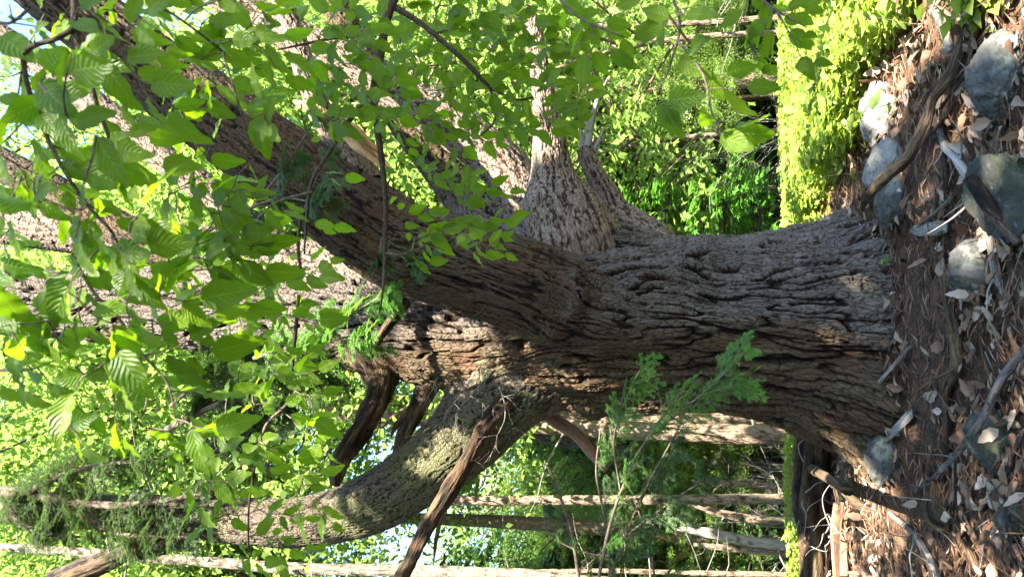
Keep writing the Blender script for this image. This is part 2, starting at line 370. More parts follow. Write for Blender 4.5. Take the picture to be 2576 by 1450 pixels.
limb('trunk', [(2480, 850, 4.3, 640), (2330, 848, 4.3, 600), (2230, 845, 4.3, 560), (2120, 836, 4.3, 515), (2000, 826, 4.3, 478), (1850, 817, 4.3, 448), (1700, 812, 4.3, 425), (1560, 815, 4.3, 425),
     (1450, 820, 4.3, 400), (1330, 838, 4.32, 340), (1200, 862, 4.35, 262), (1050, 850, 4.4, 225), (900, 815, 4.5, 225), (700, 785, 4.6, 205), (480, 775, 4.7, 190), (250, 768, 4.8, 175), (0, 758, 4.8, 165), (-160, 750, 4.8, 160)],
     .0065, 560, flare, M['bark_old'], ell=.93)
bd = bark_disp(.024, .27, .030, 5, lump=.016, warp=1.0)
limb('limb', [(1820, 858, 4.25, 70), (1700, 842, 4.00, 115), (1570, 815, 3.97, 180), (1470, 784, 3.98, 226), (1390, 748, 3.96, 246), (1280, 706, 3.9, 238), (1140, 660, 3.9, 228), (1000, 615, 3.9, 225), (800, 475, 3.9, 212), (600, 335, 3.9, 198), (400, 190, 3.9, 185), (250, 70, 3.9, 175), (90, -60, 3.9, 165)],
     .0065, 260, bd, M['bark_old'], zcut=(.25, .75))
bd0 = bd
def bd(u, v, th, pos, r):
    off, h = bd0(u, v, th, pos, r); k = ss(.2, .5, u)*(1-ss(.9, 1.7, u))
    g_ = fbm(u*7, v*9, 71, o=4); return off+k*(.05*g_+.03*np.abs(fbm(u*14, v*12, 72, o=3))), np.clip(h*(1-.45*k*ss(.1, -.3, g_)), 0, 1)
bs = bark_disp(.019, .13, .016, 8, lump=.018, warp=.9)
sh = limb('limb', [(1760, 730, 4.45, 190), (1600, 690, 4.38, 235), (1480, 668, 4.36, 250), (1360, 650, 4.4, 225), (1260, 610, 4.5, 170), (1190, 520, 4.7, 110)], .008, 220, bark_disp(.028, .24, .032, 13, lump=.02, warp=1.1), M['bark_old'])
limb('limb', [(1470, 740, 4.4, 200), (1450, 640, 4.33, 270), (1428, 575, 4.33, 226), (1405, 510, 4.36, 185), (1392, 440, 4.4, 118), (1382, 350, 4.4, 84), (1372, 270, 4.4, 66), (1360, 180, 4.5, 50), (1345, 90, 4.6, 36), (1335, 20, 4.7, 20)], .008, 160, bs, M['bark_scaly'])
limb('limb', [(1690, 720, 4.5, 150), (1630, 630, 4.52, 150), (1585, 580, 4.55, 118), (1545, 530, 4.6, 84), (1512, 465, 4.6, 62), (1482, 405, 4.6, 48), (1470, 372, 4.6, 44)], .008, 90, bs, M['bark_scaly'], label='short snapped limb ending in splinters')
for L_ in ([(1476, 385, 4.6, 22), (1486, 320, 4.6, 17), (1502, 255, 4.6, 12), (1530, 195, 4.6, 4)], [(1466, 388, 4.6, 18), (1462, 345, 4.6, 12), (1460, 318, 4.6, 2)], [(1490, 390, 4.62, 16), (1508, 350, 4.6, 11), (1520, 320, 4.6, 2)], [(1480, 330, 4.58, 12), (1474, 290, 4.6, 8), (1490, 240, 4.6, 2)]):
    a = Acc(); a.add(*sweep(KP(L_), .01, 8)); a.build('splinter', M['greywood'], pine)
limb('limb', [(1370, 620, 4.6, 130), (1325, 530, 4.7, 125), (1285, 440, 4.75, 122), (1215, 372, 4.75, 120), (1110, 300, 4.75, 114), (1000, 232, 4.75, 105), (880, 165, 4.75, 98), (740, 90, 4.75, 90), (600, 10, 4.75, 80), (500, -50, 4.75, 76)], .009, 120, bs, M['bark_scaly'])
limb('limb', [(1290, 640, 4.45, 140), (1220, 570, 4.7, 112), (1130, 450, 5.05, 98), (1010, 290, 5.1, 88), (890, 100, 5.1, 76), (820, -40, 5.1, 70)], .008, 110, bark_disp(.022, .08, .016, 22, lump=.008), M['bark_brown'])
limb('limb', [(920, 470, 3.95, 100), (850, 350, 3.95, 74), (800, 265, 4.0, 62), (762, 160, 4.1, 58), (722, 30, 4.3, 52), (700, -50, 4.4, 48)], .008, 90, bs, M['bark_scaly'])
limb('limb', [(1060, 780, 4.6, 110), (960, 735, 4.65, 122), (860, 690, 4.7, 124), (700, 652, 4.75, 118), (500, 622, 4.8, 112), (300, 600, 4.9, 108), (130, 578, 4.9, 104), (-80, 550, 4.9, 98)], .008, 130, bark_disp(.026, .07, .018, 31, lump=.012), M['bark_scaly'])
limb('limb', [(760, 740, 4.75, 100), (540, 668, 4.8, 96), (350, 600, 4.8, 90), (200, 518, 4.8, 86), (80, 452, 4.8, 84), (-80, 370, 4.8, 80)], .009, 100, bark_disp(.022, .08, .016, 36, lump=.008), M['bark_brown'])
limb('limb', [(800, 690, 5.1, 80), (660, 590, 5.1, 78), (560, 512, 5.1, 76), (420, 402, 5.1, 72), (250, 270, 5.1, 68), (90, 150, 5.1, 64), (-60, 50, 5.1, 60)], .01, 80, bs, M['bark_scaly'])
limb('limb', [(1400, 860, 4.35, 250), (1320, 930, 4.3, 262), (1240, 1010, 4.28, 225), (1160, 1100, 4.25, 190), (1060, 1190, 4.25, 166), (950, 1255, 4.25, 150), (820, 1300, 4.3, 127), (680, 1312, 4.3, 112), (520, 1305, 4.4, 100), (350, 1290, 4.5, 90), (100, 1280, 4.6, 80), (-60, 1270, 4.6, 70)],
     .0065, 240, bark_disp(.018, .10, .014, 44, lump=.022, warp=.9), M['bark_green'])
def ragged(dep, seed):
    def f(u, v, th, pos, r):
        g = fbm(u*4, v*26, seed, o=4); k = np.clip(.55+.7*g, 0, 1)
        return dep*(k-.6)*ss(0, .03, r)+.25*r*fbm(u*7, th*1.2, seed+3, o=2), k
    return f
D = 'dead_branch'
limb(D, [(1340, 950, 4.15, 70), (1275, 1005, 4.0, 52), (1215, 1080, 3.92, 42), (1175, 1160, 3.88, 44), (1120, 1250, 3.84, 40), (1070, 1330, 3.8, 36), (1030, 1410, 3.75, 38), (990, 1490, 3.7, 36)], .006, 60, ragged(.02, 3), M['deadwood'], label='long mossy dead branch drooping below the left limb')
limb(D, [(1140, 1230, 3.84, 14), (1110, 1300, 3.82, 12), (1095, 1370, 3.8, 9), (1092, 1412, 3.8, 2)], .01, 10, None, M['deadwood'])
limb(D, [(930, 850, 4.35, 150), (955, 930, 4.28, 105), (958, 985, 4.2, 70), (930, 1045, 4.1, 60), (898, 1095, 4.0, 58), (862, 1150, 3.92, 46), (843, 1220, 3.86, 22)], .006, 60, ragged(.028, 7), M['deadwood'], label='blackened hollow dead branch, torn open along its side')
limb(D, [(1100, 900, 4.4, 110), (1068, 985, 4.32, 56), (1035, 1055, 4.28, 42), (1012, 1110, 4.25, 36), (1002, 1140, 4.25, 30)], .007, 36, ragged(.012, 9), M['deadwood'], label='short broken stub beside the blackened dead branch')
limb(D, [(1040, 1030, 4.28, 20), (1005, 1060, 4.25, 17), (990, 1080, 4.22, 12), (984, 1098, 4.22, 4)], .008, 12, None, M['deadwood'])
limb(D, [(1300, 950, 4.75, 34), (1350, 1020, 4.7, 34), (1400, 1058, 4.62, 36), (1450, 1092, 4.55, 32), (1490, 1140, 4.5, 28), (1525, 1182, 4.45, 16)], .008, 20, None, M['redwood'], label='smooth reddish bare branch pointing down behind the trunk')
limb(D, [(1020, 760, 4.1, 34), (990, 800, 4.0, 30), (960, 842, 3.9, 24), (930, 900, 3.85, 14)], .008, 16, ragged(.006, 12), M['deadwood'])
limb('torn_wood', [(985, 428, 3.72, 12), (930, 378, 3.70, 40), (870, 322, 3.70, 46), (800, 282, 3.72, 34), (740, 255, 3.75, 8)], .007, 40, ragged(.02, 15), M['splinter'], label='strip of torn orange wood on the upper side of the big leaning limb')
# roots spreading from the butt
for L_ in ([(1940, 950, 4.35, 140), (2060, 1015, 4.3, 150), (2130, 1080, 4.25, 125), (2195, 1150, 4.2, 100), (2260, 1240, 4.1, 76), (2340, 1350, 4.0, 46)], [(2050, 900, 4.1, 160), (2150, 930, 3.95, 150), (2210, 965, 3.85, 120), (2300, 1000, 3.75, 60)],
           [(2060, 680, 4.2, 150), (2150, 650, 4.1, 150), (2220, 610, 4.0, 110), (2310, 560, 4.0, 50)], [(2100, 770, 4.05, 150), (2210, 770, 3.9, 140), (2300, 760, 3.75, 70)]):
    limb('root', L_, .009, 130, bark_disp(.04, .2, .035, 60+len(L_), lump=.03), M['bark_old' if L_[0][1] < 900 else 'bark_brown'])
# pale dead twigs on the left side of the trunk
def zig(p0, d, L, r0, n=6, jit=.25, grav=0.):
    d = np.array(d, float); d /= np.linalg.norm(d); p = np.array(p0, float); out = [list(p)+[r0]]
    for i in range(n):
        d = d+rng.normal(0, jit, 3); d[2] -= grav; d /= np.linalg.norm(d); p = p+d*L/n; out.append(list(p)+[r0*(1-.85*(i+1)/n)])
    return np.array(out)
def twiggy(a, p0, d, L, r0, depth=2, n=6, jit=.22, kids=4, grav=0.):
    K = zig(p0, d, L, r0, n, jit, grav); a.add(*sweep(K, max(.02, L/12), 5))
    if depth:
        for k in range(kids):
            i = rng.integers(1, n+1); dd = (K[min(i+1, n), :3]-K[i-1, :3]); dd /= np.linalg.norm(dd)
            dd = dd+rng.normal(0, .65, 3); twiggy(a, K[i, :3], dd, L*rng.uniform(.3, .6), max(.0009, K[i, 3]*.7), depth-1, n, jit, kids, grav)
for (x0, y0, Y0, x1, y1, Y1) in [(1230, 900, 4.05, 1100, 1010, 3.85), (1240, 930, 4.0, 1150, 1040, 3.8), (1250, 960, 4.0, 1270, 1085, 3.8), (1100, 950, 4.1, 1060, 1020, 3.95)]:
    a = Acc(); p = P(x0, y0, Y0); q = P(x1, y1, Y1); twiggy(a, p, q-p, np.linalg.norm(q-p)*1.15, .0045, 2, 7, .12, 5); a.build('twig', M['greywood'], pine)['label'] = 'pale bare dead twig hanging from the trunk'
for (x0, y0, Y0, x1, y1, Y1) in [(1060, 760, 3.75, 1160, 800, 3.55), (1200, 790, 3.7, 1300, 730, 3.55), (1190, 1000, 4.0, 900, 1230, 3.8), (830, 1180, 3.9, 960, 1400, 3.7), (1260, 1100, 4.0, 1120, 1240, 3.7), (960, 1000, 4.1, 950, 1230, 4.0), (1010, 1270, 4.2, 1180, 1420, 4.0)]:
    a = Acc(); p = P(x0, y0, Y0); q = P(x1, y1, Y1); twiggy(a, p, q-p, np.linalg.norm(q-p), .004, 1, 8, .14, 3); a.build('twig', M['deadwood'], pine)['label'] = 'thin brown bare twig'
#SCENE2
# ------------------------------------------------------------------ rocks
ROCKS = []
def rock(name, px, py, wx, wy, label, mat, sd, yaw=0., hgt=None, dep=None, sink=.35, sharp=.9, group=None):
    """px,py: middle of the seen rock; wx: seen height (along the picture's x), wy: seen width; all in 2576-wide pixels"""
    g = GP(px+wx*.30, py); D_ = g[1]; s_ = mpp(px, D_)
    rx = wy*s_*.62; rz = (hgt or wx*s_*1.1); ry = dep or rx*.8
    n = 90; m_ = 130; ph = np.linspace(0, PI, n); th = np.linspace(0, 2*PI, m_+1)[:-1]
    PH, T_ = np.meshgrid(ph, th, indexing='ij'); d = np.stack([np.sin(PH)*np.cos(T_), np.sin(PH)*np.sin(T_), np.cos(PH)], -1)
    r = 1+.22*fbm(d[..., 0]*1.3+sd, d[..., 1]*1.3, sd, d[..., 2]*1.3, o=2)
    rs = np.random.default_rng(sd)
    for k in range(10):                                    # a few broken facets
        nn = rs.normal(0, 1, 3); nn /= np.linalg.norm(nn); c = rs.uniform(.46, .78); q = (d*nn).sum(-1)
        r = np.where(q > .05, r*(1-sharp)+sharp*np.minimum(r, c/np.maximum(q, .05)), r)
    r = r+.10*fbm(d[..., 0]*4, d[..., 1]*5, sd+1, d[..., 2]*5, o=4)+.022*fbm(d[..., 0]*18, d[..., 1]*22, sd+2, d[..., 2]*22, o=3)
    V = d*r[..., None]*np.array([rx, ry, rz*(1/(1+sink)) if False else rz*.62]); c, s = math.cos(yaw), math.sin(yaw)
    V = np.stack([V[..., 0]*c-V[..., 1]*s, V[..., 0]*s+V[..., 1]*c, V[..., 2]], -1)
    cen = np.array([g[0], g[1]+ry*.5, Gz(g[0], g[1])+rz*.62*(1-sink)*.12])
    idx = np.arange(n*m_).reshape(n, m_); j = np.roll(idx, -1, axis=1)
    Q = np.stack([idx[:-1], idx[1:], j[1:], j[:-1]], -1).reshape(-1, 4)
    ROCKS.append((cen[0], cen[1], rx, ry)); o = mesh(name, V.reshape(-1, 3), Q, mat); o.location = cen
    tag(o, label, 'rock', group); return o
rock('boulder', 2205, 260, 105, 165, 'pale sunlit granite boulder lying in the low green plants', M['rock_pale'], 3, .3)
rock('boulder', 2225, 405, 95, 140, 'rounded grey boulder under the tip of the dark leaning branch', M['rock_pale'], 14, .2, sharp=.6)
rock('boulder', 2250, 490, 78, 150, 'low blue grey boulder between the dark leaning branch and the pine butt', M['rock'], 25, -.2, sharp=.75)
rock('rock', 2520, 190, 130, 210, 'large grey slab of rock with moss at the lower right corner of the upright view', M['rock'], 36, .6, sharp=.8)
rock('rock', 2555, 470, 150, 290, 'big dark mossy rock in deep shade beside the weathered pale branch', M['rock_moss'], 41, .1)
rock('rock', 2440, 675, 135, 155, 'angular grey rock with a notch in front of the pine butt', M['rock'], 57, .5, sharp=.9)
rock('rock', 2225, 1155, 82, 160, 'smooth pale flat stone beside the left root of the pine', M['rock'], 63, -.3, sharp=.6)
rock('rock', 2495, 1110, 110, 190, 'dark green mossy rock next to the lichened curved branch', M['rock_moss'], 71, .2, sharp=.75)
rock('rock', 2550, 1330, 60, 120, 'small dark rock almost buried in needles at the near left', M['rock_moss'], 75, .2, sharp=.75)
rock('rock', 2120, 560, 26, 60, 'small pale stone in sunlit leaf litter right beside the trunk', M['rock_pale'], 82, .2, sharp=.75)
rock('rock', 2440, 40, 40, 70, 'small grey stone half under the mossy end of the leaning branch', M['rock'], 88, .2, sharp=.5)
# ------------------------------------------------------------------ dead wood lying about
def lying(name, pts, mat, label, cat, nv=26, disp=None, sides=0, group=None):
    """pts rows: px,py,width px, lift above ground in m"""
    K = []
    for px, py, w, lift in pts:
        g = GP(px, py); d = ray(px, py); t = g[1]/d[1]
        if lift: # raise towards the camera so that it still passes the same spot
            zt = lift; t = t*(1.1-zt*.9)/1.1; g = d*t
        K.append([g[0], g[1], g[2]+.2*w*mpp(px, g[1]), .5*w*mpp(px, g[1])])
    K = np.array(K); mid = K[len(K)//2, :3]
    e = empty(name, (mid[0], mid[1], mid[2]), label, cat, group)
    a = Acc(); V, Q, T, U, h = sweep(K, .008, nv, disp or ragged(.006, len(label)), seam=(0, .3, -1)); a.add(V, Q, T, U, h)
    a.build('bole' if cat == 'log' else 'stem', mat, e)
    if sides:
        for i in range(sides):
            b = Acc(); k = rng.integers(1, len(K)-1); dd = K[k+1, :3]-K[k, :3]; dd /= np.linalg.norm(dd); dd = dd*.6+rng.normal(0, .7, 3); dd[2] = abs(dd[2])*.5
            b.add(*sweep(zig(K[k, :3], dd, rng.uniform(.08, .3), K[k, 3]*.35, 5, .2), .02, 7)); b.build('side_twig', mat, e)
    return e
B_ = 'fallen branch'
lying('fallen_branch', [(2172, 520, 14, .16), (2190, 492, 24, .20), (2240, 440, 28, .22), (2285, 400, 28, .16), (2325, 330, 26, .10), (2352, 250, 26, .06), (2395, 195, 30, .04), (2425, 120, 30, .02), (2440, 60, 24, 0), (2470, 10, 20, 0)], M['deadwood'], 'long dark mossy branch propped over the round grey boulder', B_, sides=3)
lying('fallen_branch', [(2365, 305, 10, .02), (2378, 360, 18, .03), (2420, 412, 22, .05), (2462, 480, 24, .05), (2482, 545, 24, .04), (2498, 620, 20, .02), (2510, 690, 18, .01), (2530, 740, 14, 0)], M['greywood'], 'pale weathered forked branch running past the angular grey rock', B_, sides=5)
lying('fallen_branch', [(2445, 450, 30, .12), (2490, 505, 36, .10), (2530, 560, 34, .06), (2575, 610, 30, .03)], M['bark_dark'], 'short thick dark mossy branch lying over the pale weathered one', B_)
lying('fallen_branch', [(2306, 1246, 8, .02), (2350, 1205, 12, .05), (2400, 1150, 15, .07), (2440, 1105, 17, .08), (2480, 1045, 17, .08), (2505, 985, 18, .07), (2540, 930, 20, .05), (2590, 870, 20, .03)], M['bark_grey'], 'long curved dark branch spotted with blue grey lichen', B_, sides=4)
lying('fallen_branch', [(2382, 690, 16, .02), (2392, 780, 24, .02), (2408, 850, 26, .03), (2412, 920, 28, .03), (2385, 985, 24, .02), (2390, 1060, 20, .02), (2385, 1180, 18, .01)], M['deadwood'], 'long half buried brown branch crossing in front of the pine butt', B_, sides=3)
lying('fallen_branch', [(2375, 385, 12, .03), (2383, 440, 15, .03), (2382, 505, 10, .02)], M['deadwood'], 'short straight brown branch near the pale weathered branch', B_)
lying('fallen_branch', [(2400, 490, 8, .03), (2360, 530, 9, .04), (2306, 572, 5, .03)], M['greywood'], 'thin pale stick above the flat grey wood shard', 'stick')
lying('rotten_log', [(2372, 1210, 60, .0), (2380, 1260, 66, 0), (2385, 1305, 60, 0), (2395, 1325, 24, 0)], M['deadwood'], 'rounded mossy rotten log end sticking out of the needles', 'log', 50, ragged(.02, 5))
lying('fallen_branch', [(1872, 1052, 10, .70), (1930, 1095, 17, .60), (2000, 1150, 22, .45), (2065, 1188, 24, .30), (2110, 1218, 26, .20), (2160, 1262, 24, .1), (2200, 1290, 14, .0)], M['deadwood'], 'dark broken branch leaning from the ground against the left side of the pine', B_, sides=4)
lying('fallen_branch', [(2470, 1450, 12, .02), (2430, 1360, 12, .03), (2400, 1300, 10, .03), (2370, 1290, 8, 0)], M['deadwood'], 'thin brown branch beside the rotten log end', B_, sides=3)
lying('fallen_branch', [(2576, 1080, 10, .03), (2535, 1200, 12, .03), (2540, 1330, 12, .03), (2565, 1450, 12, .02)], M['bark_grey'], 'slender curved branch at the near left edge of the ground', B_, sides=3)
lying('fallen_branch', [(2240, 1290, 12, .01), (2300, 1340, 16, .02), (2350, 1420, 14, .02), (2370, 1470, 12, .0)], M['greywood'], 'pale branch in the sunlit needles left of the smooth stone', B_, sides=4)
lying('fallen_branch', [(2130, 830, 6, .03), (2200, 980, 8, .04), (2140, 1000, 5, .02)][:0] or [(2290, 870, 8, .03), (2240, 930, 9, .05), (2190, 985, 10, .05), (2140, 1012, 8, .04)], M['greywood'], 'pale brown stick lying across the needles in front of the pine butt', 'stick')
lying('fallen_branch', [(2420, 240, 8, .02), (2350, 330, 10, .03), (2300, 360, 8, .02)], M['deadwood'], 'thin brown stick crossing the dark mossy branch', 'stick')
lying('fallen_branch', [(2500, 20, 8, .02), (2450, 110, 12, .03), (2440, 170, 10, .03), (2400, 230, 6, .02)], M['deadwood'], 'thin green brown stick over the large slab of rock', 'stick')
lying('fallen_branch', [(2350, 20, 16, .03), (2375, 60, 20, .04), (2395, 130, 16, .03)], M['greywood'], 'bleached branch piece in the sunlit leaves at the far right', B_)
# flat shards
def shard(p, label):
    (x0, y0), (x1, y1), w = p; g0 = GP(x0, y0); g1 = GP(x1, y1); d = g1-g0; L = np.linalg.norm(d); d /= L; s = np.cross(d, [0, 0, 1.]); ww = w*mpp(x0, g0[1])
    K = np.array([[*(g0+[0, 0, .03]), ww*.08], [*(g0+d*L*.3+[0, 0, .035]), ww*.42], [*(g0+d*L*.8+[0, 0, .03]), ww*.5], [*(g1+[0, 0, .02]), ww*.36]])
    V, Q, T, U, h = sweep(K, .008, 24, ragged(.004, 4)); c = K[:, :3].mean(0)
    off = V-c; nn = np.cross(s, d); V = V-np.outer((off@nn), nn)*.72
    a = Acc(); a.add(V, Q, T, U, h); tag(a.build('wood_shard', M['greywood']), label, 'wood shard')
shard(((2304, 581), (2402, 570), 34), 'flat pale grey wood shard pointing at the angular grey rock')
shard(((2240, 1112), (2312, 1038), 26), 'flat brown grey wood shard near the smooth pale stone')
# cones
def cone(px, py, L, label, mat, ang):
    g = GP(px, py); a = Acc(); Lm = L*mpp(px, g[1]); ax = np.array([math.cos(ang), math.sin(ang), .1]); ax /= np.linalg.norm(ax)
    s = np.cross(ax, [0, 0, 1.]); s /= np.linalg.norm(s); u = np.cross(s, ax); c0 = g+[0, 0, Lm*.22]
    a.add(*sweep(np.array([[*(c0-ax*Lm*.5), Lm*.06], [*c0, Lm*.13], [*(c0+ax*Lm*.5), Lm*.03]]), .005, 12))
    for i in range(70):
        t = i/70; th = i*2.39996; r = Lm*.24*math.sin(PI*(.12+.85*t))**.7; c = c0+ax*Lm*(t-.5); d = s*math.cos(th)+u*math.sin(th); w = np.cross(ax, d)
        q = c+d*r+ax*Lm*.05; e = w*Lm*.07
        a.add([c-e*.5, c+e*.5, q+e-ax*Lm*.02, q-e-ax*Lm*.02, q+d*Lm*.02, c-e*.4-ax*Lm*.04, c+e*.4-ax*Lm*.04], Q=[[0, 1, 2, 3], [5, 6, 2, 3]], T=[[3, 2, 4]])
    o = a.build('pine_cone', mat, smooth=False); tag(o, label, 'pine cone')
cone(2250, 1050, 46, 'dark brown pine cone on the needles beside the pine butt', M['cone'], 1.9)
cone(2528, 1165, 44, 'weathered pale pine cone next to the dark green mossy rock', M['cone_pale'], .4)
# fungus / bark flake at the foot of the butt
g = GP(2150, 1010); a = Acc()
for k, (dx, dz, r) in enumerate([(0, .02, .05), (.03, .055, .045), (-.035, .05, .035)]):
    th = np.linspace(0, 2*PI, 25)[:-1]; rr = r*(1+.15*np.sin(3*th+k)); c = g+[dx, -.02, dz]
    ring = np.stack([c[0]+rr*np.cos(th), c[1]-.02+.55*rr*np.sin(th), c[2]+.012*np.sin(4*th)+0*th], -1); inner = c+(ring-c)*.55+[0, 0, .012]; low = c+(ring-c)*.5-[0, 0, .012]
    i = np.arange(24); j = (i+1) % 24
    a.add(np.vstack([ring, inner, low, [c+[0, 0, .016]], [c-[0, 0, .014]]]), Q=np.vstack([np.stack([i, j, j+24, i+24], -1), np.stack([j, i, i+48, j+48], -1)]), T=np.vstack([np.stack([i+24, j+24, np.full(24, 72)], -1), np.stack([j+48, i+48, np.full(24, 73)], -1)]))
tag(a.build('bracket_fungus', M['fungus']), 'small cluster of pale fungus shelves at the foot of the pine', 'fungus')

# ------------------------------------------------------------------ leaf templates
def leaf_t(nu=9, curl=.25, fold=.22, serr=.022, wid=.30, tip=1.0):
    us = np.linspace(0, 1, nu); vs = np.array([-1, -.5, 0, .5, 1.]); V = []; U = []
    for i, u in enumerate(us):
        w = wid*(math.sin(PI*min(1, u**.78)))**.85*(1-.25*u)+.004
        if 0 < i < nu-1: w += serr*(1 if i % 2 else -1)*.5
        for v in vs:
            V.append([u, v*w, abs(v)*w*fold-curl*u*u+.03*math.sin(u*19)*abs(v)]); U.append([u, v, 0])
    idx = np.arange(nu*5).reshape(nu, 5); Q = np.stack([idx[:-1, :-1], idx[1:, :-1], idx[1:, 1:], idx[:-1, 1:]], -1).reshape(-1, 4)
    return np.array(V), Q, np.array(U)
LEAF = [leaf_t(11, c, f) for c, f in ((.16, .2), (.3, .3), (.05, .12))]
DRY = [leaf_t(7, c, f, .05) for c, f in ((.25, .35), (-.3, .45), (.12, -.35), (.4, .1))]
DIAM = (np.array([[0, 0, 0], [.42, -.34, .07], [1, 0, -.12], [.42, .34, .07]]), np.array([[0, 1, 2, 3]]), np.array([[0, 0, 0], [.4, -1, 0], [1, 0, 0], [.4, 1, 0]]))
# lobed small leaf (maple like) for the mid distance
th = np.linspace(-2.6, 2.6, 13); rr = np.array([.42, .30, .62, .36, .5, .95, .6, .95, .5, .36, .62, .30, .42]); rr = np.array([.35, .5, .3, .68, .42, .62, 1., .62, .42, .68, .3, .5, .35])
MAP = (np.vstack([[0, 0, 0], np.stack([.42+.58*rr*np.cos(th), .62*rr*np.sin(th), -.25*rr**2*.5], -1)]), None, None)
MAPT = np.stack([np.zeros(12, int), np.arange(1, 13), np.arange(2, 14)], -1)
def frames(d, n):
    d = d/np.linalg.norm(d, axis=1)[:, None]; s = np.cross(n, d); s /= np.linalg.norm(s, axis=1)[:, None]+1e-9; n2 = np.cross(d, s)
    return np.stack([d, s, n2], -1)
def scatter(acc, tpl, pos, R, L, rnd=None, tri=None):
    V, Q, U = tpl; k = len(V); n = len(pos)
    if n == 0: return
    W_ = np.einsum('nij,kj->nki', R, V)*L[:, None, None]+pos[:, None, :]
    if U is None: U = np.stack([V[:, 0], V[:, 1]*2, V[:, 2]*0], -1)
    UU = np.repeat(U[None], n, 0).copy(); UU[..., 2] = (rng.random(n) if rnd is None else rnd)[:, None]
    F = tri if tri is not None else Q; FF = (F[None]+np.arange(n)[:, None, None]*k).reshape(-1, F.shape[1])
    acc.add(W_.reshape(-1, 3), Q=None if tri is not None else FF, T=FF if tri is not None else None, U=UU.reshape(-1, 3))
def rdir(n): d = rng.normal(0, 1, (n, 3)); return d/np.linalg.norm(d, axis=1)[:, None]

# ------------------------------------------------------------------ litter on the ground
def ground_pts(n, x0, x1, y0, y1, p=1.0):
    x = rng.uniform(x0, x1, n); y = y0+(y1-y0)*rng.random(n)**p; return x, y
def in_trunk(x, y): return ((x+.28)/.62)**2+((y-4.4)/.66)**2 < 1
a = Acc(); x, y = ground_pts(19000, -4.4, 4.4, 1.9, 9.5, 1.35)
dens = fbm(x*1.1, y*1.1, 55, o=2); leafy = (dens+.35*(y < 3.3)+.35*(x > 1.2)+rng.uniform(-.3, .3, len(x)) > -.12) & ~in_trunk(x, y)
leafy &= ~((np.abs(x+.3) < 1.0) & (y > 3.0) & (y < 5) & (rng.random(len(x)) < .55))
x, y = x[leafy], y[leafy]; n = len(x)
for (cx, cy, rx, ry) in ROCKS+[(-.30, 4.32, .70, .66)]*14:
    k = 26; an = rng.uniform(0, 2*PI, k); x = np.r_[x, cx+np.cos(an)*rx*rng.uniform(.75, 1.15, k)]; y = np.r_[y, cy+np.sin(an)*ry*rng.uniform(.8, 1.2, k)]
n = len(x); nrm = np.stack([rng.normal(0, .33, n), rng.normal(0, .33, n), np.ones(n)], -1); d = rdir(n); d[:, 2] *= .25
ty = rng.integers(0, 4, n); L = rng.uniform(.03, .088, n)
pos = np.stack([x, y, Gz(x, y)+rng.uniform(.006, .045, n)], -1)
for k in range(4):
    q = ty == k; scatter(a, DRY[k], pos[q], frames(d[q], nrm[q]), L[q])
tag(a.build('leaf_litter', M['litter']), 'dry tan and brown fallen leaves covering the forest floor', 'leaf litter', kind='stuff')
a = Acc(); x, y = ground_pts(42000, -3.6, 3.6, 2.0, 7.5, 1.3); q = ~in_trunk(x, y) & (fbm(x*1.7, y*1.7, 66, o=2)+rng.uniform(-.4, .4, len(x)) > -.2); x, y = x[q], y[q]; n = len(x)
d = rdir(n); d[:, 2] *= .22; nrm = np.tile([0, 0, 1.], (n, 1))+rng.normal(0, .2, (n, 3))
NEED = (np.array([[0, -.012, 0], [1, 0, .0], [0, .012, 0.], [.5, 0, .06]]), np.array([[0, 3, 1], [3, 2, 1]]), None)
scatter(a, NEED, np.stack([x, y, Gz(x, y)+rng.uniform(.003, .03, n)], -1), frames(d, nrm), rng.uniform(.05, .11, n), tri=NEED[1])
tag(a.build('pine_needles', M['needle']), 'orange brown fallen pine needles matted over the soil', 'pine needles', kind='stuff')
a = Acc()
for i in range(420):
    x_ = rng.uniform(-3.2, 3.2); y_ = 2.0+5*rng.random()**1.3
    if in_trunk(x_, y_): continue
    d = rdir(1)[0]; d[2] *= .15; a.add(*sweep(zig([x_, y_, float(Gz(x_, y_))+.02], d, rng.uniform(.06, .38), rng.uniform(.0012, .005), 5, .15), .04, 5))
tag(a.build('twig_litter', M['greywood']), 'small broken twigs strewn over leaves and needles', 'twigs', kind='stuff')
# bark flakes lying around
a = Acc(); x, y = ground_pts(700, -2.2, 1.6, 2.4, 5.2); q = ~in_trunk(x, y); x, y = x[q], y[q]; n = len(x); d = rdir(n); d[:, 2] *= .2
FL = (np.array([[0, -.2, 0], [1, -.15, .02], [.95, .2, 0], [.1, .25, .02], [0, -.2, -.08], [1, -.15, -.06], [.95, .2, -.08], [.1, .25, -.06]]), np.array([[0, 1, 2, 3], [0, 4, 5, 1], [1, 5, 6, 2], [2, 6, 7, 3], [3, 7, 4, 0]]), None)
scatter(a, FL, np.stack([x, y, Gz(x, y)+.012], -1), frames(d, np.tile([0, 0, 1.], (n, 1))+rng.normal(0, .25, (n, 3))), rng.uniform(.015, .06, n))
tag(a.build('bark_flakes', M['deadwood'], smooth=False), 'flakes of fallen pine bark scattered round the butt', 'bark flakes', kind='stuff')
